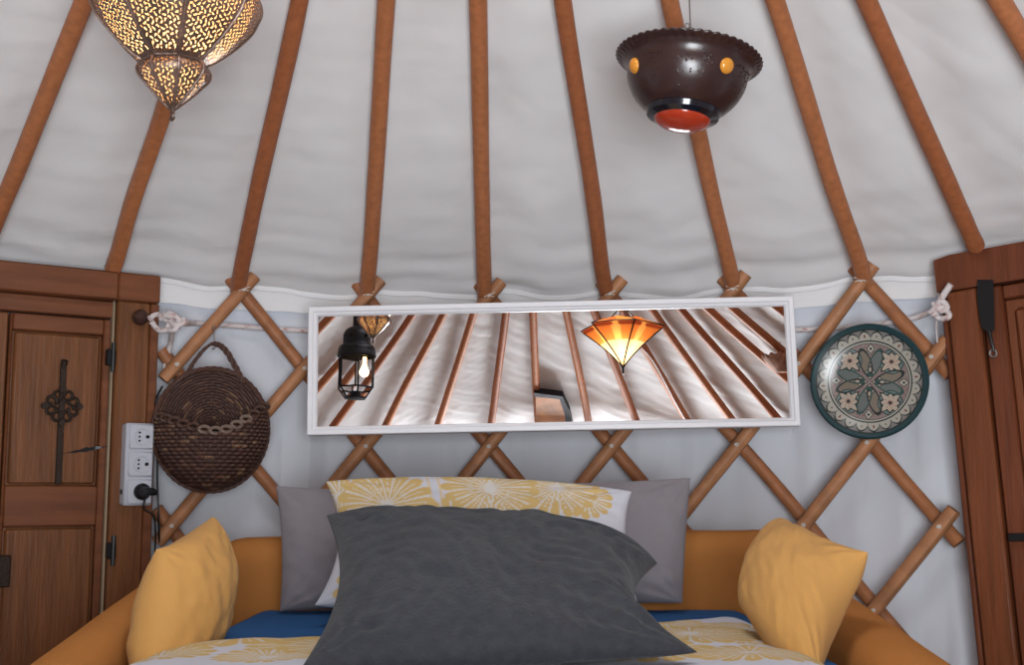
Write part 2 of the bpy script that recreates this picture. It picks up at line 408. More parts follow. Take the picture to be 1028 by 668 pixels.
# back doorway, behind the camera: header seen in the mirror
door3 = thing('door_3', None, None, (.1, -.36, 0)); tag(door3, kind='structure')
idf = lambda a, n, z: np.array([a, n, z])
def slope(px, off, thick):          # board lying against the sloping roof over the doorway
    A = []; B = []
    for x, y in px:
        P, d = mray(x, y); q = conehit(P, d); n_ = np.array([CX-q[0], CY-q[1], 0]); n_ /= np.linalg.norm(n_); n_ = n_*.515-np.array([0, 0, .857])
        A.append(q+n_*off); B.append(q+n_*(off+thick))
    g = MB(); k = len(A); g.add(A+B, [tuple(range(k)), tuple(range(k, 2*k))]+[(i, (i+1) % k, k+(i+1) % k, k+i) for i in range(k)]); return g
slope([(538, 392), (563, 396), (568, 410), (571, 440), (538, 440)], .0, .03).build('header_board', M['doorB'], door3, flat=True)
slope([(536, 389), (565, 392.5), (572, 408), (579, 440), (571, 440), (567, 410), (562, 395.5), (536, 392.5)], .0, .035).build('header_edge', M['iron'], door3, flat=True)
g = MB(); g.box(idf, -.20, .86, -.46, -.38, 1.30, 1.36, .004); g.build('lintel', M['doorB'], door3)
for x0 in (-.26, .86):
    g = MB(); g.box(idf, x0, x0+.07, -.50, -.42, 0, 1.36, .004); g.build('jamb', M['doorB'], door3)

# ------------------------------------------------------------------ roof poles
tip_r = .31
def pole(P0, P1, label, group, i, r0=.0185, square=False, knee=0.):
    """P0 foot, P1 a point further up; goes on to the crown ring"""
    P0 = np.array(P0); P1 = np.array(P1)
    th1 = math.atan2(P1[0]-CX, P1[1]-CY); th0 = math.atan2(P0[0]-CX, P0[1]-CY)
    d = (th1-th0+math.pi) % (2*math.pi)-math.pi
    P2 = W3(th0+d*.9, tip_r, rz(0, tip_r))
    rnd = random.Random(i*13+5)
    ctl = [P0, P0+(P1-P0)*.12, P0+(P1-P0)*.45, P1, P1+(P2-P1)*.5, P2]
    ctl = [c+np.array([rnd.uniform(-1, 1), rnd.uniform(-1, 1), 0])*.004*(0 < k < 5 and k != 3) for k, c in enumerate(ctl)]
    pts = spline(ctl, 7)
    rr = [r0*(1+.05*noise.noise(Vector((k*.35, i*3.1, 0)))-.10*k/len(pts)) for k in range(len(pts))]
    def wob(k, an):
        if square: return min(1.18, 1/max(abs(math.cos(an)), abs(math.sin(an))))*.9
        return 1+.05*noise.noise(Vector((k*.25, math.cos(an)*1.2, math.sin(an)*1.2+i)))
    g = MB(); g.tube(pts, rr, 14, wob=wob)
    o = g.build('roof_pole', M['pole'] if i % 3 else M['pole2'])
    return tag(o, label, 'roof pole', group)
front = {-4: ((0, 215), (85, 0)), -3: ((113, 271), (168, 100)), -2: ((239, 293), (301, 0)), -1: ((368, 298), (388, 0)), 0: ((487, 300), (480, 0)), 1: ((610, 297), (565, 0)), 2: ((737, 296), (672, 0)), 3: ((868, 284), (778, 0)), 4: ((980, 248), (870, 0)), 5: ((1028, 40), (1003, 0))}
FL = {-4: 'wooden roof pole at the far left, rising over the left door', -3: 'squared roof pole standing on the lintel of the left door, under the brass lantern',
      -2: 'roof pole whose foot sits in the lattice fork right above the wicker basket', -1: 'roof pole with its foot above the left end of the mirror',
      0: 'nearly upright roof pole above the mirror, second from the mirror\'s left end', 1: 'roof pole between the upright centre pole and the pole carrying the brown bowl',
      2: 'roof pole passing behind the brown hanging bowl', 3: 'roof pole with its foot in the lattice fork above the round plate', 4: 'roof pole standing on the lintel of the right door',
      5: 'short end of a roof pole in the upper right corner'}
FOOT = {}
for k, (b, t) in front.items():
    B = conehit(CAM, ray(*b)); T = conehit(CAM, ray(*t))
    if k in (-4, 5):
        rb = math.hypot(B[0]-CX, B[1]-CY); rt = math.hypot(T[0]-CX, T[1]-CY); B = B+(B-T)*((RW-.01-rb)/(rb-rt)) if k == -4 else W3(5*STEP+.0, RW-.02, rz(0, RW-.02))
    elif k in (-3, 4):
        pass
    pole(B, T, FL[k], 'roof poles over the bed', k+20, square=(k == -3)); FOOT[k] = math.atan2(B[0]-CX, B[1]-CY)
back = [((320, 389), (376, 323)), ((333, 431), (414, 316)), ((385, 431), (445, 316)), ((438, 430), (476, 313)), ((493, 428), (508, 313)), ((540, 425), (535, 313)), ((591, 425), (568, 311)), ((639, 425), (596, 311)), ((691, 425), (624, 310)), ((736, 423), (654, 310)), ((782, 422), (683, 310)), ((789, 379), (711, 310)), ((787, 354), (734, 308))]
BL = ['first from the left, cutting the upper left corner of the mirror', 'passing behind the black lantern', 'third from the left, just right of the black lantern', 'fourth from the left', 'fifth from the left', 'nearly upright, left of the orange door header',
      'right of the orange door header', 'crossing behind the tip of the glowing hide lamp', 'right of the glowing hide lamp', 'fourth from the right', 'third from the right, reaching the lower right corner', 'second from the right', 'rightmost, cutting the upper right corner']
BA = []
for j, (b, t) in enumerate(back):
    B = conehit(*mray(*b)); T = conehit(*mray(*t))
    rb = math.hypot(B[0]-CX, B[1]-CY); rt = math.hypot(T[0]-CX, T[1]-CY); B = B+(B-T)*((RW-.005-rb)/(rb-rt))
    pole(B, T, 'reflected roof pole, '+BL[j], 'roof poles seen in the mirror', 50+j); BA.append(math.atan2(B[0]-CX, B[1]-CY))
amin = 5*STEP; hi = min(a % (2*math.pi) for a in BA); n = max(1, round((hi-amin)/STEP))
for j in range(1, n):
    a = amin+(hi-amin)*j/n; pole(W3(a, RW, ZT), W3(a, 1.1, rz(0, 1.1)), 'right side roof pole outside the picture, number %d counted from the door' % j, 'side roof poles on the right', 80+j)
lo = max(a % (2*math.pi) for a in BA); hi2 = 2*math.pi+FOOT[-4]; n = max(1, round((hi2-lo)/STEP))
for j in range(1, n):
    a = lo+(hi2-lo)*j/n; pole(W3(a, RW, ZT), W3(a, 1.1, rz(0, 1.1)), 'left side roof pole outside the picture, number %d counted from the door' % j, 'side roof poles on the left', 100+j)
cr = thing('crown_ring', 'wooden crown ring at the top of the roof holding the pole tips', 'crown ring', (CX, CY, rz(0, .3)))
g = MB(); g.grid([[W3(2*math.pi*j/48, .30+.03*math.cos(a), rz(0, .30)+.04*math.sin(a)) for a in np.linspace(0, 2*math.pi, 10)[:-1]] for j in range(48)], closeu=True, closev=True); g.build('ring', M['pole2'], cr)
for a in (0, math.pi/2):
    g = MB(); g.tube([W3(a, .29*math.cos(q), rz(0, .3)+.12*math.sin(q)) if q <= math.pi/2 else W3(a+math.pi, -.29*math.cos(q), rz(0, .3)+.12*math.sin(q)) for q in np.linspace(0, math.pi, 15)], .012, 8); g.build('spoke', M['pole2'], cr)

# ------------------------------------------------------------------ lattice walls
HZ = .1835; HS = STEP/2
def lattice(k0, k1, label, cordnodes=True):
    """k0..k1 in half steps; node rows at z = ZT-.008 - j*HZ"""
    th = thing('lattice_wall', label, 'lattice', (*W3((k0+k1)/2*HS, RW, 0)[:2], 0))
    rows = int(ZT/HZ)
    zt = ZT+.002
    done = set()
    for dirn in (1, -1):
        # rods starting at the top nodes (even half steps) or at the starting edge
        starts = [(k, 0) for k in range(k0, k1+1) if k % 2 == 0]
        edge = k0 if dirn == 1 else k1
        j = 1 if edge % 2 else 2
        while j <= rows: starts.append((edge, j)); j += 2
        for k, j in starts:
            n = min(rows-j+.35, (k1-k) if dirn == 1 else (k-k0))
            if n < .9: n = .0
            e0 = .20; e1 = .20 if n < rows-j else 0
            if n == 0: e1 = .15
            ts = np.linspace(-e0, n+e1, max(4, int((n+.5)*3)))
            off = -.0165 if dirn == -1 else .0165      # '/' laths lie in front
            rnd = random.Random(k*31+j*7+dirn)
            ph = rnd.uniform(0, 6)
            pts = [W3((k+dirn*t)*HS+.0014*math.sin(t*1.9+ph), RW+off+.002*math.sin(t*1.3+ph), max(.012, zt-(j+t)*HZ+.002*math.sin(t*2.3+ph))) for t in ts]
            rr = [.0160*(1+.07*noise.noise(Vector((t*1.7, k, j)))) for t in ts]
            g = MB(); g.tube(pts, rr, 10, wob=lambda q, an: 1+.06*noise.noise(Vector((q*.5, math.cos(an)*1.5, math.sin(an)*1.5+k))))
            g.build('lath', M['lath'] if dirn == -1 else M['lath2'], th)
    # leather thongs knotted at the crossings
    g = MB()
    for k in range(k0, k1+1):
        for j in range(0, rows+1):
            if (k+j) % 2: continue
            c = W3(k*HS, RW-.034, zt-j*HZ); t, nrm, u = wallframe(c)
            g.tube([c+t*.0035*math.cos(a)+u*.0028*math.sin(a) for a in np.linspace(0, 6.283, 9)], .0022, 5)
            if j == 0 and k0 < 3:
                for q in (-1, 1): g.tube([c+t*q*.018+nrm*-.03+u*.012, c+t*q*.014+nrm*.001+u*.006, c+t*-q*.012+nrm*.001-u*.004], .0013, 5)
    o = g.build('thongs', M['cord'], th); tag(o, 'pale knotted thongs at the crossings')
    return th
lattice(-5, 7, 'light brown diamond lattice wall of round laths behind the bed, between the two doors')
lattice(16, int((BD0)/HS)-1, 'lattice wall on the right side behind the camera')
lattice(int((BD1-2*math.pi)/HS)+2, -17, 'lattice wall on the left side behind the camera')

# ------------------------------------------------------------------ mirror
mo = thing('wall_mirror', 'long white-framed mirror hanging tilted on the lattice above the bed', 'mirror', MC)
fm = lambda a, n, z: MC+MU*a-(-MN)*n+MV*z
MW, MH = 1.2*MSC/2, .3198*MSC/2
fw = .020
glass = MB(); glass.box(fm, -MW+.012, MW-.012, -.006, -.001, -MH+.012, MH-.012, .0005); glass.build('mirror_glass', M['mirror'], mo, flat=True)
def mitre(loop_pts):  # frame profile swept around the rectangle
    prof = [(0, -.012), (0, .014), (.002, .016), (.011, .016), (.013, .012), (fw-.002, .009), (fw, .004), (fw, -.004)]
    rings = []
    for sx, sy in ((-1, 1), (1, 1), (1, -1), (-1, -1)):
        rings.append([fm(sx*(MW-d), n_, sy*(MH-d)) for d, n_ in prof])
    return rings
g = MB(); g.grid(mitre(None), closeu=True); g.build('mirror_frame', M['white'], mo, flat=True)
g = MB(); g.box(fm, -MW+.004, MW-.004, -.014, -.008, -MH+.004, MH-.004, .001); g.build('backing_board', M['doorL'], mo)

# ------------------------------------------------------------------ rope
def ropetube(g, cols, pts, r=.0055, pitch=.030):
    pts = [np.array(p) for p in pts]; L = 0; Ls = [0]
    for a, b in zip(pts, pts[1:]): L += np.linalg.norm(b-a); Ls.append(L)
    n0 = len(g.v)
    g.tube(pts, r, 12, wob=lambda i, an: 1+.20*abs(math.sin(1.5*(an+Ls[i]/pitch*2*math.pi*.66))))
    for i in range(len(pts)):
        for k in range(12):
            an = 2*math.pi*k/12; ph = (an/(2*math.pi)+Ls[i]/pitch*.66) % 1
            cols.append((.40, .22, .18) if ph < .10 else (.64, .57, .56))
def dense(ctrl, step=.004):
    s = spline(ctrl, 24); out = [s[0]]
    for p in s[1:]:
        if np.linalg.norm(p-out[-1]) > step: out.append(p)
    return out
g = MB(); cols = []
def rw(x, y, r=RW+.043): return onwall(x, y, r)
kn = np.array(DL(DL.px(146, 320)[0], .012, DL.px(146, 320)[1]))
main = [rw(176, 325, RW-.078), rw(186, 325, RW-.03), rw(198, 325, RW+.036), rw(230, 327), rw(300, 332), rw(400, 335), rw(560, 335), rw(700, 333), rw(812, 331), rw(870, 327), rw(915, 320), rw(937, 312, RW+.03)]
ropetube(g, cols, dense(main))
# knot on the left, around the peg
for ctl in ([(150, 320), (158, 316), (168, 322), (178, 327), (188, 322)], [(152, 323), (160, 332), (172, 330), (180, 322), (170, 315), (160, 321)], [(164, 316), (172, 320), (168, 330), (176, 331), (184, 320)]):
    pts = [rw(x, y, RW-.088+.012*(i % 3)) for i, (x, y) in enumerate(ctl)]; ropetube(g, cols, dense(pts, .003))
ropetube(g, cols, dense([rw(174, 328, RW-.07), rw(171, 345, RW-.0), rw(167, 362, RW+.01), rw(165, 372, RW+.02)]))
# knot on the right with a free end
for ctl in ([(934, 314), (942, 308), (950, 312), (953, 318), (944, 320), (936, 314)], [(937, 305), (944, 312), (951, 309), (946, 303), (938, 308), (940, 318)]):
    pts = [rw(x, y, RW-.062-.010*(i % 2)) for i, (x, y) in enumerate(ctl)]; ropetube(g, cols, dense(pts, .003))
ropetube(g, cols, dense([rw(941, 308, RW-.065), rw(947, 297, RW-.075), rw(955, 285, RW-.080)]), r=.0062)
ropetube(g, cols, dense([rw(941, 316, RW-.05), rw(940, 328, RW-.045), rw(941, 345, RW-.03)], .003), r=.0016)
o = g.build('rope', M['rope'], col=cols); tag(o, 'white twisted rope tied between the two door frames, running behind the mirror', 'rope')
pk = thing('rope_peg', 'dark turned wooden peg on the left door frame that holds the rope', 'peg', DL(*[DL.px(142, 320)[0], 0, DL.px(142, 320)[1]]))
g = MB(); c = DL(DL.px(146, 320)[0], 0, DL.px(146, 320)[1]); ax = DL.N*.6+DL.T*.8; ax /= np.linalg.norm(ax)
ux = np.cross(ax, [0, 0, 1]); ux /= np.linalg.norm(ux); uy = np.cross(ax, ux)
g.lathe([(.0001, -.010), (.008, -.010), (.008, .002), (.011, .006), (.017, .014), (.018, .022), (.014, .031), (.007, .037), (.003, .043), (.0001, .047)], mtx(c, ux, uy, ax), 20); g.build('knob', M['knob'], pk)

# ------------------------------------------------------------------ socket block
SP = DL; s0, zt_s = DL.px(155.5, 425.5, .035); s1, zb_s = DL.px(125, 508, .035)
so = thing('socket_block', 'pale grey vertical block of three wall sockets on the left door frame', 'socket', DL((s0+s1)/2, 0, zb_s))
g = MB(); g.box(DL, s0-.0, s1+.002, .0, .035, zb_s, zt_s, .004); g.build('housing', M['plastic'], so)
H = (zt_s-zb_s)/3; sm = (s0+s1)/2
for i in range(3):
    zc_ = zt_s-H*(i+.5); g = MB(); g.box(DL, s0+.003, s1-.004, .034, .041, zc_-H/2+.003, zc_+H/2-.003, .003); fp = g.build('socket_plate', M['plastic'], so)
    c = DL(sm-.002, .0415, zc_)
    if i < 2:
        g = MB(); g.lathe([(.019, 0), (.0185, .0012), (.0165, .0012), (.0155, -.0005), (.0001, -.0006)], mtx(c, DL.T, DL.Z, DL.N), 28); g.build('socket_well', M['plastic'], fp)
        g = MB()
        for dx, dz, r_ in ((.007, .009, .0024), (.007, 0, .0022), (.007, -.009, .0024), (-.011, 0, .0042)):
            q = c+DL.T*dx+DL.Z*dz; g.lathe([(r_, -.0004), (r_, .0012), (.0001, .0014)], mtx(q, DL.T, DL.Z, DL.N), 10)
        g.build('contact_holes', M['black'], fp)
g = MB(); q = DL(s1+.002, .016, zb_s+.03)
g.lathe([(.006, -.001), (.006, .0012), (.0001, .0014)], mtx(q, DL.N, DL.Z, DL.T), 12); g.build('cable_entry', M['black'], so)
c = DL(sm-.004, .0415, zt_s-H*2.5)
pl = thing('power_plug', 'black round plug pushed into the lowest socket', 'plug', c)
g = MB(); ax = DL.N; g.lathe([(.018, -.0), (.0185, .006), (.017, .012), (.012, .016), (.011, .030), (.0095, .036), (.0001, .037)], mtx(c, DL.T, DL.Z, DL.N), 24); g.build('plug_body', M['black'], pl)
g = MB(); e = c+DL.N*.026; g.tube([e, e-DL.T*.014+DL.N*.002, e-DL.T*.024-DL.Z*.002], [.008, .009, .006], 10); g.build('cable_boot', M['black'], pl)
g = MB(); e2 = e-DL.T*.002-DL.Z*.006; cab = [e2, e2-DL.Z*.03+DL.T*.004, DL(s0-.012, .02, zb_s-.03), DL(s0-.022, -.0, zb_s-.12), DL(s0-.014, -.0, zb_s-.25), DL(s0-.01, .0, zb_s-.45)]
g.tube(spline(cab, 8), .0022, 6); g.build('cable', M['black'], pl)
# dark cable running up between frame and lattice
g = MB(); g.tube(spline([rw(163, 388, RW-.05), rw(156, 405, RW-.06), rw(160, 430, RW-.03), rw(158, 470, RW-.04), rw(159, 515, RW-.05), rw(160, 545, RW-.03)], 8), .0024, 6)
tag(g.build('cable', M['black']), 'thin dark cable hanging between the left door frame and the wicker basket', 'cable')

# ------------------------------------------------------------------ wicker basket
bc = onwall(211, 432, RW-.050); bt, bn, bu = wallframe(bc); bn0 = bn
bn = bn*.93+np.array([0, -1, 0])*.1; bn /= np.linalg.norm(bn); bt = np.cross(bu, bn); bt = bt if bt[0] > 0 else -bt
BK = thing('wicker_basket', 'dark brown round wicker wall basket with a half-open pocket and braided handle', 'basket', bc)
a_, b_ = .127, .139
g = MB(); cols = []
def weave(row, st):
    ri = math.floor(row); fr = row-ri
    return math.sin(math.pi*fr)*(.55+.45*math.cos(math.pi*(st+ri)))
def wcol(row, st, k=0):
    v = noise.cell(Vector((math.floor(row)*1.7, math.floor(st*.5)*2.3, k)))
    fr = row-math.floor(row); d = .35+.65*math.sin(math.pi*fr); base = np.array((.066, .030, .022))*d
    if v > .86: base = np.array((.16, .085, .05))*d
    elif v > .6: base = np.array((.10, .045, .03))*d
    return base
# back disc (shallow dish)
rowsP = []; NR, NA = 150, 220
for i in range(NR+1):
    rho = max(.004, i/NR); row = []
    for j in range(NA):
        an = 2*math.pi*j/NA; x = a_*rho*math.cos(an); z = b_*rho*math.sin(an)
        h = weave(rho*21, j/NA*44); n_ = -.012*0+.028*rho**2+.0035*h
        row.append(bc+bt*x+bu*z+bn*n_); cols.append(wcol(rho*21, j/NA*44, 1))
    rowsP.append(row)
g.grid(rowsP, closev=True); g.build('basket_back', M['attr'], BK, col=cols)
g = MB(); cols = []; rowsP = []; NU, NV = 260, 170
def rim(x):
    q = x/a_; return b_*(-.06+.46*max(0, q-.1)**1.3*1.25+.30*max(0, -q-.1)**1.2)
for i in range(NU+1):
    al = -math.pi*.5+math.pi*i/NU; x = a_*math.sin(al)*1.0; c_ = max(.0, math.cos(al)); zb_ = -b_*c_; zt2_ = max(zb_+.002, min(rim(x), b_*c_)); row = []
    for j in range(NV+1):
        z = zt2_+(zb_-zt2_)*(j/NV); q = max(0, 1-(x/a_)**2-(z/b_)**2); n_ = .022+.092*q**.5
        r_ = (-z/b_+1)*16; st = math.degrees(al)/4.2; h = weave(r_, st)
        row.append(bc+bt*(x*(1+.03*h))+bu*z+bn*(n_+.0042*h)); cols.append(wcol(r_, st, 2))
    rowsP.append(row)
g.grid(rowsP); pk_ = g.build('basket_pocket', M['attr'], BK, col=cols)
sd = pk_.modifiers.new('thick', 'SOLIDIFY'); sd.thickness = .006; sd.offset = -1
# scalloped rim loops
g = MB(); cols = []
for i in range(13):
    al = -math.pi*.36+math.pi*.72*i/12; x = a_*math.sin(al); z = rim(x); q = max(0, 1-(x/a_)**2-(z/b_)**2); c = bc+bt*x+bu*(z+.002)+bn*(.022+.092*q**.5)
    pts = [c+bt*.0115*math.cos(a)+bu*(.007*math.sin(a))+bn*.003*math.sin(2*a) for a in np.linspace(0, math.pi*2, 12)]
    n0 = len(g.v); g.tube(pts, .0040, 7, cap=False); cols += [(.17, .115, .09) if 4 < i < 10 else (.07, .034, .024)]*(len(g.v)-n0)
g.build('rim_loops', M['attr'], BK, col=cols)
g = MB(); cols = []
for s_ in (0, 2.1, 4.2):                              # rolled edge of three rods
    pts = []
    for i in range(200):
        an = 2*math.pi*i/200; ph = i*.55+s_
        pts.append(bc+bt*(a_*1.0*math.cos(an)+.003*math.cos(ph)*math.cos(an))+bu*(b_*math.sin(an)+.003*math.cos(ph)*math.sin(an))+bn*(.028+.003*math.sin(ph)))
    n0 = len(g.v); g.tube(pts+[pts[0]], .0034, 6, cap=False); cols += [(.075, .034, .024)]*(len(g.v)-n0)
g.build('rolled_edge', M['attr'], BK, col=cols)
g = MB(); cols = []
hp = spline([bc+bt*-.060+bu*.118+bn*.03, bc+bt*-.045+bu*.150+bn*.03, bc+bt*-.018+bu*.186+bn*.03, bc+bt*.002+bu*.196+bn*.03, bc+bt*.026+bu*.182+bn*.03, bc+bt*.052+bu*.140+bn*.03, bc+bt*.068+bu*.108+bn*.03], 14)
for s_ in (0, 2.1, 4.2):
    pts = [p+bt*.0035*math.cos(i*.42+s_)+bn*.0035*math.sin(i*.42+s_)+bu*.0025*math.cos(i*.42+s_) for i, p in enumerate(hp)]
    n0 = len(g.v); g.tube(pts, .0034, 6); cols += [(.085, .042, .032)]*(len(g.v)-n0)
g.build('handle', M['attr'], BK, col=cols)
hk = thing('wire_hook', 'thin steel hook over a lath holding up the wicker basket', 'hook', bc+bu*.2)
c = bc+bu*.188+bn*.030; g = MB(); g.tube(spline([c+bu*-.002+bt*-.004, c-bn*.004-bu*.004, c+bt*.004+bu*.006, c+bu*.020, c+bu*.040-bn*.004, c+bu*.052-bn*.018, c+bu*.046-bn*.036], 6), .0014, 6); g.build('hook', M['steel'], hk)

# ------------------------------------------------------------------ painted plate
pc = onwall(873.5, 383.5, RW-.062); pt, pn, pu = wallframe(pc); pn = pn*.75+np.array([-.25, -.8, .0])*.3; pn /= np.linalg.norm(pn)
pt = np.cross(pu, pn); pt = pt if pt[0] > 0 else -pt; pt /= np.linalg.norm(pt)
sr = math.radians(-4); pt, pu = pt*math.cos(sr)+pu*math.sin(sr), -pt*math.sin(sr)+pu*math.cos(sr)
RP = .1275
def platecol(x, y):
    r = math.hypot(x, y); ph = math.atan2(y, x)
    TE, DK, WH, GR, PK, TN = (.022, .060, .068), (.018, .028, .028), (.42, .40, .34), (.15, .165, .16), (.24, .145, .135), (.21, .155, .115)
    if r > .905: return TE
    if r > .885: return DK
    if r > .715:
        q = (ph*24/(2*math.pi)) % 1-.5; e = .735+.135*math.sqrt(max(0, 1-(abs(q)*2)**1.5)); 
        if abs(r-e) < .014: return DK
        if r < e:
            e2 = .745+.075*math.sqrt(max(0, 1-(abs(q)*3.4)**2)) if abs(q) < .29 else 0
            if math.hypot(q*.42, r-.785) < .020: return DK
            if math.hypot(q*.42, r-.785) < .032 and (int((ph+4)*12/math.pi) % 3 == 0): return (.35, .09, .07)
            return WH
        return GR if int((r+q)*60) % 2 else (.28, .24, .22)
    if r > .695: return DK
    if r > .67: return WH
    if r > .66: return DK
    col = PK if noise.noise(Vector((x*28, y*28, 0))) > .05 else (.25, .21, .19)
    # four large outlined leaves pairs, crossing
    for k in range(8):
        a = k*math.pi/4+math.pi/8*0
        u = x*math.cos(a)+y*math.sin(a); v = -x*math.sin(a)+y*math.cos(a)
        if k % 2 == 0:
            for sv in (-1, 1):
                uu, vv = u-.33, v-sv*.085; ca, sa = math.cos(sv*.35), math.sin(sv*.35); uu, vv = uu*ca+vv*sa, -uu*sa+vv*ca
                d = math.hypot(uu/.235, vv/.095)
                if abs(d-1) < .12: return DK if sv > 0 else (.03, .075, .065)
                if d < 1: col = (.20, .165, .125) if sv > 0 else (.13, .15, .14)
        else:
            uu, vv = x-math.cos(a)*.50, y-math.sin(a)*.50
            s_ = max(abs(uu), abs(vv)); w = .145+.022*math.cos(math.atan2(vv, uu)*8)
            rr2 = math.hypot(uu, vv)
            if rr2 < .215 and s_ > w+.018: col = (.13, .20, .19) if rr2 < .2 else DK
            if abs(s_-w) < .014: return DK
            if s_ < w:
                col = (.46, .38, .30)
                if rr2 < .03: return DK
                if rr2 < .055 and int(math.atan2(vv, uu)*4) % 2 == 0: return (.30, .10, .08)
                if .085 < rr2 < .10 and math.sin(math.atan2(vv, uu)*8) > .6: return (.28, .08, .06)
                return col
    for k in range(4):
        a = k*math.pi/2; u = x*math.cos(a)+y*math.sin(a); v = -x*math.sin(a)+y*math.cos(a)
        d = abs(u-.57)/.10+abs(v)/.075
        if d < 1:
            if d > .8: return DK
            return DK if math.hypot((u-.57), v) < .022 else WH
        d = abs(u-.15)/.125+abs(v)/.105
        if d < 1:
            if d > .84: return DK
            return DK if math.hypot(u-.15, v) < .026 else (.40, .33, .27)
    return col
g = MB(); rowsP = []; cols = []; NR, NA = 210, 520
PL = thing('plate', 'round painted ceramic plate with teal rim and cream flower pattern hanging on the lattice', 'plate', pc)
for i in range(NR+1):
    rho = max(.002, i/NR); row = []
    h = .004+.020*max(0, (rho-.5)/.5)**1.7 if rho < .97 else .024-.004*((rho-.97)/.03)
    for j in range(NA):
        an = 2*math.pi*j/NA; x, y = rho*math.cos(an), rho*math.sin(an)
        row.append(pc+(pt*x+pu*y)*RP+pn*h); cols.append([c_*.8 for c_ in platecol(x, y)])
    rowsP.append(row)
g.grid(rowsP, closev=True); g.build('plate_face', M['plate'], PL, col=cols)
g = MB(); g.lathe([(RP, .020), (RP*1.003, .018), (RP*.97, .012), (RP*.6, -.004), (RP*.55, -.010), (RP*.5, -.010), (RP*.48, -.002), (.0001, 0)], mtx(pc, pt, pu, pn), 64)
tag(g.build('plate_back', mat('teal_glaze', (.022, .060, .068), .3)), None).parent = PL; bpy.context.view_layer.update()
bpy.data.objects['plate_back'].matrix_parent_inverse = Matrix.Translation(-Vector(PL.location))

# ------------------------------------------------------------------ sofa bed
SB = thing('sofa_bed', 'orange fabric sofa bed with low back and sloping padded arms below the mirror', 'sofa', (0, 1.9, 0))
def rbox(x0, x1, y0, y1, z0, z1, r=.05, n=6, fz=None, nx=26):
    """box with rounded long edges, swept along x; ends rounded too"""
    g = MB(); rows = []
    sec = []
    for (cy_, cz_, a0) in ((y1-r, z1-r, 0), (y0+r, z1-r, math.pi/2), (y0+r, z0+r, math.pi), (y1-r, z0+r, 1.5*math.pi)):
        for k in range(n+1): a = a0+math.pi/2*k/n; sec.append((cy_+r*math.cos(a), cz_+r*math.sin(a)))
    my, mz = (y0+y1)/2, (z0+z1)/2
    tt = []
    for k in range(7): q = k/6*math.pi/2; tt.append((x0+r*(1-math.sin(q)), 1-(r/((z1-z0)/2))*(1-math.cos(q-0))*0-(1-math.sin(math.acos(min(1, max(0, 1-math.sin(q))))))*0))
    xs = [x0+r*(1-math.cos(q)) for q in np.linspace(0, math.pi/2, 7)]+list(np.linspace(x0+r, x1-r, nx))[1:-1]+[x1-r*(1-math.cos(q)) for q in np.linspace(math.pi/2, 0, 7)]
    for x in xs:
        e = min(x-x0, x1-x); ins = 0 if e >= r else r-math.sqrt(max(0, r*r-(r-e)**2))
        row = []
        for y, z in sec:
            yy = my+(y-my)*(1-ins/((y1-y0)/2)); zz = mz+(z-mz)*(1-ins/((z1-z0)/2))
            if fz: zz = fz(x, yy, zz)
            row.append((x, yy, zz))
        rows.append(row)
    o = len(g.v); g.grid(rows, closev=True); k = len(rows[0]); g.f += [tuple(range(k)), tuple(range((len(rows)-1)*k, len(rows)*k))]
    return g
ZM = .634
rbox(-.64, .60, 2.63, 2.79, .12, .785, .055, fz=lambda x, y, z: z+(.012*(x/.6) if z > .5 else 0)+.004*math.sin(x*9)).build('backrest', M['orange'], SB)
def arm(xc, sgn):
    g = MB(); rows = []
    ys = np.concatenate([[2.56], 2.56-.03*np.sin(np.linspace(.2, 1.57, 6)), np.linspace(2.45, 1.10, 30), 1.06+.03*np.cos(np.linspace(.3, 1.5, 5))])
    for i, y in enumerate(ys):
        top = .702+(y-2.2)*.142 if sgn < 0 else .682+(y-2.2)*.10
        if y > 2.35: top += (y-2.35)*.1
        e = min(2.575-y, y-1.045); sc = min(1, math.sqrt(max(0, 1-(1-min(1, e/.06))**2)))*.25+.75
        hw, hz = (.068 if sgn < 0 else .088)*sc, .25*sc; zc_ = top-.25; row = []
        for k in range(28):
            a = 2*math.pi*k/28; ca, sa = math.cos(a), math.sin(a); pw = .55
            row.append((xc+hw*math.copysign(abs(ca)**pw, ca)+.003*noise.noise(Vector((y*5, a, sgn))), y, zc_+hz*math.copysign(abs(sa)**(pw+.05), sa)))
        rows.append(row)
    g.grid(rows, closev=True); g.f += [tuple(range(28)), tuple(range(len(g.v)-28, len(g.v)))]
    g.build('armrest', M['orange'], SB)
arm(-.648, -1); arm(.578, 1)
rbox(-.54, .50, 1.05, 2.62, .10, .46, .03).build('base', M['orange'], SB)
for x in (-.5, .46):
    for y in (1.12, 2.5):
        g = MB(); g.tube([(x, y, 0), (x, y, .12)], [.018, .026], 12); g.build('leg', M['pole2'], SB)
MT_ = rbox(-.545, .495, 1.03, 2.625, .46, ZM, .045, fz=lambda x, y, z: z+(.004*noise.noise(Vector((x*9, y*9, 0))) if z > .55 else 0)).build('mattress', M['blue']); tag(MT_, 'blue-sheeted mattress lying on the orange sofa bed', 'mattress')

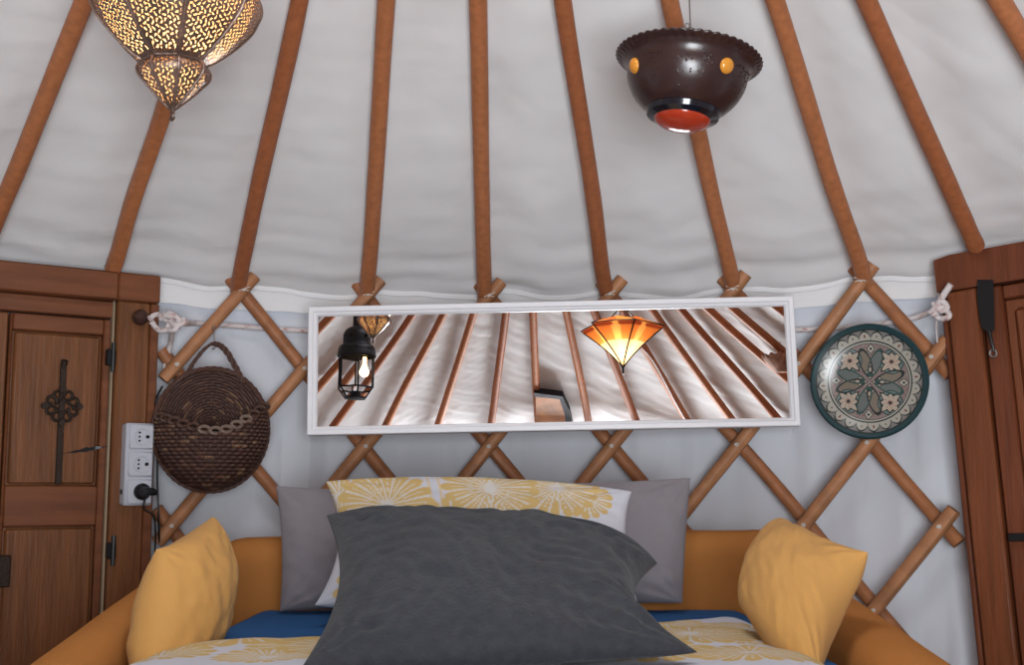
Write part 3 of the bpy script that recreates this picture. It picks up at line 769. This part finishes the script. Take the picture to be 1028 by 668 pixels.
# floral print
def flower_fn(fl, bg=(.52, .52, .57), yl=(.53, .37, .15), ln=(.56, .53, .50), stripes=()):
    def f(x, y):
        col = bg
        for sx, w in stripes:
            if abs(x-sx) < w: col = (.60, .45, .25)
        for cx_, cy_, R0, ph, n in fl:
            dx, dy = x-cx_, y-cy_; r = math.hypot(dx, dy)
            if r < R0:
                a = math.atan2(dy, dx)+ph; q = (a*n/(2*math.pi)) % 1; e = R0*(.74+.26*math.sin(math.pi*q)**.5)
                if r < e:
                    d = min(q, 1-q)*2*math.pi/n*r
                    if d < .0016+.0012*(r/R0) or (r > .35*R0 and abs(q-.5)*2*math.pi/n*r < .0011 and r < .8*R0): return ln
                    if r < .12*R0: return ln if int(r*900) % 2 else yl
                    return yl
        return col
    return f
# duvet
dl = [atZ(188, 643, .652), atZ(320, 639, .652), atZ(480, 634, .652), atZ(640, 623, .654), atZ(700, 617, .656), atZ(744, 615, .655)]
g = MB(); rowsP = []; cols = []; NX, NY = 330, 420
fl = []
rnd = random.Random(3)
for i in range(34): fl.append((rnd.uniform(-.6, .5), rnd.uniform(1.0, 2.35), rnd.uniform(.06, .11), rnd.uniform(0, 6), rnd.choice((14, 16, 18))))
fl = [(.28, 1.98, .12, .3, 18), (.40, 2.10, .09, 1, 16), (.20, 2.16, .07, 2, 16), (-.42, 1.95, .12, 0, 18), (-.25, 1.85, .10, 1, 16), (.10, 1.80, .09, 1, 16), (.33, 1.74, .10, .5, 18), (-.50, 1.78, .08, .5, 14)]+fl
ff = flower_fn(fl)
dlx = [p[0] for p in dl]; dly = [p[1] for p in dl]
def dtop(x, y):
    yb_ = float(np.interp(x, dlx, dly)); hgt = ZM+.006+.014*(1-math.exp(-max(0, yb_-y)/.012))
    hgt += .007*noise.noise(Vector((x*5, y*5, 2)))+.003*noise.noise(Vector((x*16, y*12, 5)))
    ed = min(x+.545, .44-x if y > 1.0 else 1); hgt -= .030*math.exp(-max(0, ed)/.02)
    return hgt
for i in range(NX+1):
    x = -.540+(.975)*i/NX; yb_ = float(np.interp(x, dlx, dly)); row = []
    for j in range(NY+1):
        y = yb_-(yb_-1.06)*j/NY
        xx = x-.02*(i/NX)*(1-j/NY)**.5*0
        row.append((xx, y, max(ZM+.002, dtop(x, y)))); cols.append(ff(xx, y))
    rowsP.append(row)
g.grid(rowsP)
o = g.build('duvet', M['floral'], col=cols); tag(o, 'white duvet with faded yellow flowers spread over the blue mattress', 'duvet')

# ------------------------------------------------------------------ cushions
def cushion(name, nodes, tf, tb, m, label, cat='cushion', n=90, colf=None, size=(.5, .4), wr=.004, pw=.42, group=None, wscale=1., lift=0, quilt=False):
    """nodes: TL,T,TR,R,BR,B,BL,L as (px,py,depth)"""
    Q = [atY(*p) if len(p) == 3 else np.array(p[1:]) for p in nodes]
    TL, T, TR, Rr, BR, B, BL_, L = Q
    def S8(u, v):
        N = [(-1, 1), (0, 1), (1, 1), (1, 0), (1, -1), (0, -1), (-1, -1), (-1, 0)]; out = 0
        for (a, b), q in zip(N, (TL, T, TR, Rr, BR, B, BL_, L)):
            if a and b: w = .25*(1+a*u)*(1+b*v)*(a*u+b*v-1)
            elif a == 0: w = .5*(1-u*u)*(1+b*v)
            else: w = .5*(1+a*u)*(1-v*v)
            out = out+w*q
        if lift and u > 0: out = out+np.array([0, 0, lift*(u*u-u**4)*(v+1)/2])
        return out
    e = 1e-2; seed = hash(name+label) % 97
    g = MB(); cols = []
    us = [math.sin(t) for t in np.linspace(-math.pi/2, math.pi/2, n+1)]
    for side in (1, -1):
        rows = []
        for u in us:
            row = []
            for v in us:
                p = S8(u, v); du = S8(u+e, v)-S8(u-e, v); dv = S8(u, v+e)-S8(u, v-e); nn = np.cross(du, dv); nn /= np.linalg.norm(nn)+1e-9
                if nn[1] > 0: nn = -nn
                w = (max(0, 1-u*u)*max(0, 1-v*v)); f = w**pw
                ed = min(1, w*6)
                crs = wr*ed*(noise.noise(Vector((u*2.2*wscale, v*2.2*wscale, len(label))))*2.2+noise.noise(Vector((u*6*wscale+v*2, v*5*wscale, 9)))*1.0)
                # pulled creases from the corners
                for a, b in ((-1, -1), (-1, 1), (1, 1), (1, -1)):
                    du_, dv_ = u-a, v-b; r = math.hypot(du_, dv_); an = math.atan2(dv_, du_)
                    crs += wr*.9*math.exp(-(r/.55)**2)*math.sin(an*13+a*2+b)*min(1, r*5)*ed
                if quilt and side > 0:
                    best = min((math.hypot((u-a)*1.5, v-b), i_) for i_, (a, b) in enumerate(((-.62, -.35), (.55, .45), (.75, -.75), (-.1, 1.2))))
                    crs += .0024*math.sin(best[0]*38)*ed*(.55+.45*noise.noise(Vector((u*5, v*5, 3))))
                p = p+nn*side*((tf if side > 0 else tb)*f+crs)
                row.append(p); 
                if colf: cols.append(colf(u*size[0]/2, v*size[1]/2))
            rows.append(row)
        g.grid(rows)
    o = g.build(name, m, col=cols if colf else None)
    # weld seam
    import bmesh
    bm = bmesh.new(); bm.from_mesh(o.data); bmesh.ops.remove_doubles(bm, verts=bm.verts, dist=2e-5); bmesh.ops.recalc_face_normals(bm, faces=bm.faces); bm.to_mesh(o.data); bm.free()
    o.data.polygons.foreach_set('use_smooth', [True]*len(o.data.polygons))
    tag(o, label, cat, group); return o
cushion('grey_pillow', [(277, 488, 2.58), (375, 494, 2.59), (474, 489, 2.58), (470, 550, 2.54), (474, 614, 2.51), (375, 611, 2.51), (281, 614, 2.51), (283, 550, 2.54)], .055, .02, M['grey'], 'plain grey pillow standing at the left behind the charcoal pillow', 'pillow', group='grey pillows', wr=.003)
cushion('grey_pillow', [(502, 486, 2.58), (600, 486, 2.59), (693, 480, 2.58), (688, 545, 2.54), (685, 606, 2.51), (600, 606, 2.51), (502, 610, 2.51), (506, 550, 2.54)], .055, .02, M['grey'], 'plain grey pillow standing at the right behind the charcoal pillow', 'pillow', group='grey pillows', wr=.003)
fp = flower_fn([(-.205, .06, .105, .2, 18), (.02, .10, .105, .5, 20), (.16, .115, .09, 1.1, 18), (-.07, .0, .07, 0, 16), (.22, .09, .06, .4, 14), (-.30, .1, .06, 1, 14), (.1, -.08, .1, .3, 18), (-.2, -.1, .09, .9, 18)],
               stripes=[(-.115, .0012), (-.108, .0012), (-.088, .0015), (-.08, .001), (-.06, .0012), (-.03, .001)])
cushion('floral_pillow', [(327, 484, 2.38), (480, 484, 2.40), (634, 494, 2.38), (628, 545, 2.32), (640, 606, 2.26), (480, 618, 2.24), (316, 608, 2.24), (340, 545, 2.30)], .06, .05, M['floral'], 'white pillow with large yellow flowers behind the charcoal pillow', 'pillow', n=210, colf=fp, size=(.62, .30), wr=.003)
cushion('charcoal_pillow', [(328, 518, 2.02), (488, 523, 2.04), (660, 566, 1.92), (636, 612, 1.78), (700, 655, 1.62), (500, 662, 1.58), (302, 672, 1.55), (340, 590, 1.78)], .06, .04, M['charcoal'], 'large charcoal grey quilted pillow leaning at the front of the bed', 'pillow', n=190, wr=.005, lift=.105, quilt=True)
cushion('yellow_cushion', [(157, 552, 1.95), (190, 538, 2.03), (214, 519, 2.12), (224, 590, 2.12), (212, 655, 2.04), (175, 685, 1.92), (142, 698, 1.80), (145, 620, 1.87)], .062, .062, M['yellow'], 'yellow ochre square cushion leaning on the left arm of the sofa bed', group='yellow cushions', wr=.0022)
cushion('yellow_cushion', [(785, 521, 2.16), (826, 549, 2.06), (871, 555, 1.96), (843, 612, 1.89), (822, 690, 1.76), (778, 652, 1.84), (742, 608, 1.98), (755, 556, 2.10)], .065, .06, M['yellow'], 'yellow ochre square cushion leaning on the right arm, one corner pointing right', group='yellow cushions', wr=.0022)

# ------------------------------------------------------------------ brass lantern (upper left)
lt = atY(173, 122, 1.775); K = 1.775/FPX/math.cos(.1)
BLn = thing('brass_lantern', 'large pierced brass hanging lantern with pointed tip, glowing inside, at the upper left', 'lantern', lt)
prof = [(14, 4), (26, 17), (38, 28), (46, 35), (53, 37), (59, 34), (62, 30)]
prof2 = [(62, 32), (68, 42), (80, 56), (92, 68), (104, 78), (116, 84), (128, 88), (140, 86), (152, 78), (166, 60), (180, 42), (192, 30)]
rot0 = math.radians(22.5)
X3 = lambda r, a, h: lt+np.array([r*K*math.cos(a), r*K*math.sin(a), h*K])
NF = 8
def interp(pf, h): return float(np.interp(h, [p[0] for p in pf], [p[1] for p in pf]))
def pierced(pf, dens):
    """eight facets with comma-shaped holes really cut out"""
    h0, h1 = pf[0][0], pf[-1][0]; V = []; Fc = []
    res = .75
    for f in range(NF):
        a0 = rot0+f*2*math.pi/NF; a1 = a0+2*math.pi/NF
        nh = int((h1-h0)/res*1.25); nw = int(2*interp(pf, (h0+h1)/2)*math.sin(math.pi/NF)/res*1.15); nw = max(nw, 24)
        o = len(V)
        wmax = {}
        for i in range(nh+1):
            h = h0+(h1-h0)*i/nh; r = interp(pf, h)*(1+.0*0)
            A = X3(r, a0, h); B = X3(r, a1, h); Cn = .5*(A+B)-lt; Cn[2] = 0; Cn /= np.linalg.norm(Cn)+1e-9
            for j in range(nw+1):
                t = j/nw; p = A+(B-A)*t; p = p+Cn*.0035*math.sin(math.pi*t)*r/60
                V.append(p)
        for i in range(nh):
            h = h0+(h1-h0)*(i+.5)/nh; r = interp(pf, h); wd = 2*r*math.sin(math.pi/NF)
            for j in range(nw):
                x = ((j+.5)/nw-.5)*wd; border = 3.2 if r > 34 else 2.2
                hole = False
                if abs(x) < wd/2-border and h0+3 < h < h1-3:
                    cw, ch = 4.3, 4.3
                    ci = math.floor(x/cw+100); cj = math.floor(h/ch+(.5 if ci % 2 else 0))
                    rn = random.Random(ci*928371+cj*1237+f*77); ang = rn.uniform(.3, 1.2)*(1 if (ci+cj) % 2 else -1)
                    lx = x-(ci-100+.5)*cw+rn.uniform(-.35, .35); ly = h-(cj+.5-(.5 if ci % 2 else 0))*ch+rn.uniform(-.35, .35)
                    u = lx*math.cos(ang)+ly*math.sin(ang); v = -lx*math.sin(ang)+ly*math.cos(ang); v -= .16*u*u*(1 if rn.random() > .5 else -1)-.2
                    hole = (u/1.95)**2+(v/(.72+.22*u/2))**2 < 1
                if not hole:
                    q = o+i*(nw+1)+j; Fc.append((q, q+1, q+nw+2, q+nw+1))
    g = MB(); g.v = [tuple(p) for p in V]; g.f = Fc; return g
def smoothprof(pf):
    hs = np.linspace(pf[0][0], pf[-1][0], 40); pts = spline([np.array([a, b, 0]) for a, b in pf], 8); return [(p[0], p[1]) for p in pts]
pfa, pfb = smoothprof(prof), smoothprof(prof2)
b1 = pierced(pfb, 1).build('pierced_body', M['brass'], BLn); b2 = pierced(pfa, 1).build('pierced_bulb', M['brass'], BLn)
for pf, o_ in ((pfb, b1), (pfa, b2)):
    g = MB()
    for f in range(NF):
        a = rot0+f*2*math.pi/NF; g.tube([X3(r*1.01, a, h) for h, r in pf], 1.5*K, 6)
    g.build('ribs', M['brass'], o_)
g = MB(); ring = lambda r, h, w: g.tube([X3(r, rot0+f*2*math.pi/NF, h) for f in range(NF)]+[X3(r, rot0, h), X3(r, rot0+.01, h)], w*K, 8, cap=False)
ring(32, 62, 1.8); ring(29.5, 60, 1.3); g.build('collar', M['brass'], BLn)
g = MB(); g.lathe([(.0001, 0), (2*K, 1*K), (3.6*K, 3*K), (2*K, 5.5*K), (1.8*K, 7*K), (3.2*K, 8.5*K), (1.8*K, 10*K), (3*K, 12*K), (5*K, 15*K)], mtx(lt, (1, 0, 0), (0, 1, 0), (0, 0, 1)), 16); g.build('finial', M['brass'], BLn)
g = MB(); g.lathe([(30*K, 192*K), (34*K, 193*K), (26*K, 200*K), (18*K, 214*K), (10*K, 222*K), (3*K, 226*K), (.0001, 226*K)], mtx(lt, (1, 0, 0), (0, 1, 0), (0, 0, 1)), 8); g.build('cap', M['brass'], BLn)
g = MB(); g.lathe([(.001, 22*K)]+[(r*K*.86, h*K) for h, r in pfa[6:]]+[(r*K*.90, h*K) for h, r in pfb], mtx(lt, (1, 0, 0), (0, 1, 0), (0, 0, 1)), 32); g.build('glow_diffuser', M['liner'], BLn)  # made-up inner shell, added so the holes glow evenly
g = MB(); g.lathe([(.0001, 118*K), (10*K, 122*K), (15*K, 132*K), (14*K, 142*K), (6*K, 156*K), (6*K, 168*K)], mtx(lt, (1, 0, 0), (0, 1, 0), (0, 0, 1)), 18); g.build('bulb', M['bulb'], BLn)
ltop = lt+np.array([0, 0, 226*K]); rr_ = math.hypot(lt[0]-CX, lt[1]-CY); zr_ = rz(0, rr_)+.03
def chain(g, A, B, link=.014, w=.0014):
    A = np.array(A); B = np.array(B); L = np.linalg.norm(B-A); n = max(2, int(L/link)); d = (B-A)/n
    for i in range(n):
        c = A+d*(i+.5); s_ = np.array([1., 0, 0]) if i % 2 else np.array([0, 1., 0])
        g.tube([c+s_*.0045*math.cos(a)+d/np.linalg.norm(d)*(L/n*.62)*math.sin(a) for a in np.linspace(0, 6.283, 11)], w, 5)
g = MB(); chain(g, ltop, (lt[0], lt[1], zr_)); g.build('chain', M['brass'], BLn)
def lamp(name, loc, e, c, r=.03, parent=None):
    l = bpy.data.lights.new(name, 'POINT'); l.energy = e; l.color = c; l.shadow_soft_size = r
    o = bpy.data.objects.new(name, l); COL.objects.link(o); o.location = tuple(map(float, loc))
    if parent: o.parent = parent; o.matrix_parent_inverse = Matrix.Translation(-Vector(parent.location))
    return o
lamp('brass_lantern_light', lt+np.array([0, 0, 105*K]), 1.1, (1, .72, .42), .02, BLn)

# ------------------------------------------------------------------ brown bowl lamp (upper right)
bp = atY(691, 65, 2.05); KB = 2.05/FPX*1.0
tx = math.radians(7.5); ax = np.array([-math.sin(-tx)*-1, .10, math.cos(tx)]); ax = np.array([math.sin(tx), .055, math.cos(tx)]); ax /= np.linalg.norm(ax)
ux = np.cross([0, 1, 0], ax); ux /= np.linalg.norm(ux); uy = np.cross(ax, ux)
BB = thing('bowl_lamp', 'dark brown glazed hanging bowl with scalloped rim, amber studs and a red stone underneath', 'bowl', bp)
mB = mtx(bp, ux, uy, ax)
pf = [(0.0001, -56), (33, -56), (37, -53), (46, -46), (55, -35), (61, -22), (63, -11), (66, -4), (71, 0), (74, 2), (75, 4), (73, 5), (66, 1), (61, -7), (54, -24), (42, -38), (28, -48), (.0001, -50)]
pts = spline([np.array([r, h, 0]) for r, h in pf], 5); n = 240; rows = []
for p in pts:
    row = []
    for k in range(n):
        a = 2*math.pi*k/n; r = max(0, p[0]); s_ = max(0, (r-70)/5); r *= 1+.022*s_*abs(math.cos(a*26)); h = p[1]
        r *= 1+.008*noise.noise(Vector((math.cos(a)*2, math.sin(a)*2, h*.03)))
        if r > 69: h += 1.2*abs(math.cos(a*26))
        row.append(np.array(mB @ Vector((r*KB*math.cos(a), r*KB*math.sin(a), h*KB))))
    rows.append(row)
gb_ = MB(); gb_.grid(rows, closev=True)
def bowlpoint(az, h):
    q = [(62, -20), (65, -8)]; r = float(np.interp(h, [-56, -46, -35, -22, -11, -4], [33, 46, 55, 61, 63.5, 66]))
    return r, az
# pricked dot clusters between the studs
g = gb_; rn = random.Random(5)
for azd in (-38, -20, -128, -100, -80, 70, 150):
    for k in range(16):
        az = math.radians(azd+rn.uniform(-7, 7)); h = -22+rn.uniform(-16, 12)-(6 if azd in (-100,) else 0); rr, _ = bowlpoint(az, h)
        c = np.array(mB @ Vector((rr*KB*math.cos(az), rr*KB*math.sin(az), h*KB))); nw = np.array(mB.to_3x3() @ Vector((math.cos(az), math.sin(az), -.35)).normalized()); a = np.cross(nw, ax); a /= np.linalg.norm(a); b = np.cross(nw, a)
        g.lathe([(1.3*KB, -.3*KB), (1.0*KB, .7*KB), (.0001, 1.0*KB)], mtx(c, a, b, nw), 6)
gb_.build('bowl_body', M['bowl'], BB)
def stud(az, h, r, m, name, flat=.5):
    rr, _ = bowlpoint(az, h); c = np.array(mB @ Vector((rr*KB*math.cos(az), rr*KB*math.sin(az), h*KB)))
    nl = Vector((math.cos(az), math.sin(az), -.35)).normalized(); nw = np.array(mB.to_3x3() @ nl); a = np.cross(nw, ax); a /= np.linalg.norm(a); b = np.cross(nw, a)
    g = MB(); g.lathe([(r*KB*math.cos(q), r*KB*flat*math.sin(q)) for q in np.linspace(-.3, math.pi/2-.01, 9)], mtx(c, a, b, nw), 20); return g.build(name, m, BB)
for azd in (-58, -157, 34, 124): 
    stud(math.radians(azd), -19, 8.2, M['amber'], 'amber_stud', .55)
g = MB(); g.lathe([(38*KB, -50*KB), (39*KB, -53*KB), (37*KB, -58*KB), (29*KB, -61*KB), (28*KB, -59*KB)], mB, 48); g.build('stone_setting', M['blackgloss'], BB)
g = MB(); g.lathe([(29.5*KB*math.cos(q), (-59-13*math.sin(q))*KB) for q in np.linspace(0, math.pi/2-.01, 12)], mB, 40); g.build('red_stone', M['red'], BB)
rfb = rz(0, math.hypot(bp[0]-CX, bp[1]-CY))+.02
g = MB()
for azd in (90, -30, 210):
    az = math.radians(azd); A = np.array(mB @ Vector((66*KB*math.cos(az), 66*KB*math.sin(az), 2*KB))); g.tube([A, bp+ax*.045], .0011, 5)
g.tube([bp+ax*.045, np.array([bp[0]+.004, bp[1]+.02, rfb])], .0014, 6)
tp = atY(690, 26, 2.12); g.tube([tp+np.array([.004*math.cos(a), 0, .005*math.sin(a)]) for a in np.linspace(0, 6.28, 10)], .001, 5)
g.build('hanging_wire', M['steel'], BB)

# ------------------------------------------------------------------ black glass lantern (seen in the mirror)
yl_ = 1.0; c0 = viaM(357.5, 374, yl_); KL = (MC[1]*2-yl_)/FPX*1.02
LB = thing('black_lantern', 'black metal hexagonal glass lantern with pierced dome, reflected at the left end of the mirror', 'lantern', c0)
Mz = mtx(c0, (1, 0, 0), (0, 1, 0), (0, 0, 1)); H6 = 6; r60 = math.radians(12)
def hexp(r, h, k): a = r60+k*math.pi/3; return c0+np.array([r*KL*math.cos(a), r*KL*math.sin(a), h*KL])
g = MB()
for k in range(6):
    g.tube([hexp(18.5, 16, k), hexp(18.5, -16, k), hexp(11, -26, k)], .95*KL, 6)
for r, h in ((18.5, 16), (18.5, -16), (11, -26)): g.tube([hexp(r, h, k) for k in range(7)], .95*KL, 6, cap=False)
g.build('lantern_frame', M['iron'], LB)
g = MB(); g.lathe([(11*KL, -26*KL), (6*KL, -27.5*KL), (.0001, -27.5*KL)], Mz, 6); g.lathe([(5*KL, -26*KL), (5*KL, -19*KL), (4*KL, -19*KL), (4*KL, -25*KL)], Mz, 14); g.build('lantern_base', M['iron'], LB)
for k in range(6):
    g = MB(); g.add([hexp(18, 15.5, k), hexp(18, 15.5, k+1), hexp(18, -15.5, k+1), hexp(18, -15.5, k)], [(0, 1, 2, 3)]); g.add([hexp(18, -16.2, k), hexp(18, -16.2, k+1), hexp(11, -25.5, k+1), hexp(11, -25.5, k)], [(0, 1, 2, 3)])
    g.build('glass_pane', M['glass'], LB, flat=True)
def pdome(pf, nseg, hole):
    g = MB(); n = 96; rows = [[c0+np.array([r*KL*math.cos(2*math.pi*k/n), r*KL*math.sin(2*math.pi*k/n), h*KL]) for k in range(n)] for h, r in pf]
    o = 0; g.v = [tuple(p) for row in rows for p in row]
    for i in range(len(rows)-1):
        for j in range(n):
            hx = (j/n*nseg) % 1-.5; hh = pf[i][0]
            if any(math.hypot(hx*2*math.pi*pf[i][1]/nseg-dx, hh-z0) < rr for z0, rr, dx in hole): continue
            g.f.append((i*n+j, (i+1)*n+j, (i+1)*n+(j+1) % n, i*n+(j+1) % n))
    return g
pfd = [(16, 19.5), (18, 19.5), (20, 19), (22, 18.7), (24, 18.5), (25.5, 18), (27, 16.5), (28, 14.5), (29.5, 14)]+[(29.5+i*.9, 14*math.sqrt(max(.07, 1-(max(0, i-7)/13)**2.4))) for i in range(1, 20)]
gd = pdome(pfd, 6, [(35, 1.8, 2.2), (38.5, 1.6, -1.6), (41, 1.0, 2.0), (35, 1.0, -2.6), (21.5, 1.3, 0), (22, 1, 3.2), (22, 1, -3.2)]); gd.build('pierced_dome', M['iron'], LB)
g = MB(); g.lathe([(4.6*KL, 44*KL), (4.6*KL, 58*KL), (6*KL, 60*KL), (3*KL, 64*KL), (.0001, 66*KL)], Mz, 20); g.build('neck', M['iron'], LB)
g = MB(); g.lathe([(.0001, -4*KL), (2*KL, -3.5*KL), (3.6*KL, 0), (3.6*KL, 4*KL), (2*KL, 8*KL), (2*KL, 15*KL)], mtx(c0+np.array([.028, 0, 0]), (1, 0, 0), (0, 1, 0), (0, 0, 1)), 16); g.build('bulb', M['bulb'], LB)
rl = math.hypot(c0[0]-CX, c0[1]-CY); g = MB(); chain(g, c0+np.array([0, 0, 65*KL]), (c0[0], c0[1], rz(0, rl)+.02)); g.build('chain', M['iron'], LB)
lamp('black_lantern_light', c0+np.array([.028, 0, 0]), .25, (1, .72, .4), .02, LB)

# ------------------------------------------------------------------ glowing hide lamp (seen in the mirror)
ys_ = .90; c1 = viaM(625, 340, ys_); KH = (MC[1]*2-ys_)/FPX*1.02
HL = thing('hide_lamp', 'glowing star-shaped hanging lamp of painted hide on an iron frame, reflected in the mirror', 'lamp', c1)
NL = 6; ph0 = math.radians(15)
def lobe(a): q = ((a-ph0)*NL/(2*math.pi)) % 1; return abs(q-.5)*2      # 1 at the points, 0 between
def Hp(a, t):       # t 0 tip .. 1 widest edge .. 2 upper opening
    L = lobe(a); Re = 43*(.70+.30*L**1.6); he = 10-9*(1-L)**1.2*-1*.4+0*L
    he = 13+(-3)*L
    if t <= 1: r = Re*(t**1.15)*(.85+.15*t); h = -30+(he+30)*(t**.72 if False else t)
    else: q = t-1; r = Re*(1-q)+17*q; h = he+7*math.sin(q*math.pi/2)
    return c1+np.array([r*KH*math.cos(a), r*KH*math.sin(a), h*KH])
g = MB(); cols = []; rows = []; n = 180
for t in np.linspace(.03, 2, 60):
    row = []
    for k in range(n):
        a = 2*math.pi*k/n; row.append(Hp(a, t)); L = lobe(a); sec = int(((a-ph0)*NL/(2*math.pi)) % 1*2+2*math.floor(((a-ph0)*NL/(2*math.pi)) % NL))
        if t > 1.0: c = (.50, .16, .05) if sec % 2 else (.62, .30, .08)
        elif t > .62: c = (.75, .32, .10) if L > .35 else (.90, .62, .26)
        else: c = (.98, .86, .62)
        if .90 < t < .98 and L > .2: c = (.35, .08, .05)
        cols.append(c)
    rows.append(row)
g.grid(rows, closev=True); hd = g.build('hide_shade', M['hide'], HL, col=cols)
g = MB()
for k in range(NL):
    a = ph0+k*2*math.pi/NL; g.tube([Hp(a, t) for t in np.linspace(.0, 1, 14)]+[Hp(a, t) for t in (1.3, 1.6, 2)], .8*KH, 6)
    g.tube([Hp(a, 2), c1+np.array([0, 0, 34*KH])], .45*KH, 5)
g.tube([Hp(2*math.pi*k/90, 1) for k in range(91)], .6*KH, 6, cap=False); g.tube([Hp(2*math.pi*k/60, 2) for k in range(61)], .5*KH, 6, cap=False)
g.tube([c1+np.array([0, 0, -36*KH]), c1+np.array([0, 0, -29*KH])], 1.1*KH, 6)
g.build('iron_frame', M['iron'], HL)
g = MB(); g.lathe([(.0001, -10*KH), (5*KH, -8*KH), (8*KH, -2*KH), (7*KH, 4*KH), (3.5*KH, 9*KH), (3.5*KH, 14*KH)], mtx(c1, (1, 0, 0), (0, 1, 0), (0, 0, 1)), 18); g.build('bulb', M['bulb'], HL)
rl = math.hypot(c1[0]-CX, c1[1]-CY); g = MB(); chain(g, c1+np.array([0, 0, 33*KH]), (c1[0], c1[1], rz(0, rl)+.02)); g.build('chain', M['iron'], HL)
lamp('hide_lamp_light', c1+np.array([0, 0, -9*KH]), 6.0, (1, .76, .44), .03, HL)

# white cable on the back roof and small scalloped bowl at the right edge, both only seen in the mirror
pts = []
for x, y in ((640, 345), (655, 362), (668, 385), (678, 404), (690, 425)):
    P, d = mray(x, y); pts.append(conehit(P, d, .0)-d*.03)
g = MB(); g.tube(spline(pts, 6), .0028, 6); tag(g.build('white_cable', M['white']), 'thin white cable hanging along the roof canvas, reflected right of the glowing lamp', 'cable')
P, d = mray(784, 362); q = conehit(P, d)-d*.10
g = MB(); rows = []
for t in np.linspace(0, 1, 12):
    r = .02+.055*math.sin(t*1.5); rows.append([q+np.array([r*(1+.06*(t > .9)*math.cos(a*14))*math.cos(a), r*(1+.06*(t > .9)*math.cos(a*14))*math.sin(a), -.05+.07*t+(.004*math.cos(a*14) if t > .9 else 0)]) for a in np.linspace(0, 2*math.pi, 85)[:-1]])
g.grid(rows, closev=True); g.f.append(tuple(range(84)))
g.tube([q, q+np.array([0, 0, rz(0, math.hypot(q[0]-CX, q[1]-CY))+.02-q[2]])], .0015, 5)
tag(g.build('hanging_bowl', mat('tan_clay', (.30, .15, .10), .7, bump=.5, bscale=60, var=.4, vscale=40)), 'small tan scalloped hanging bowl reflected at the right edge of the mirror', 'bowl')
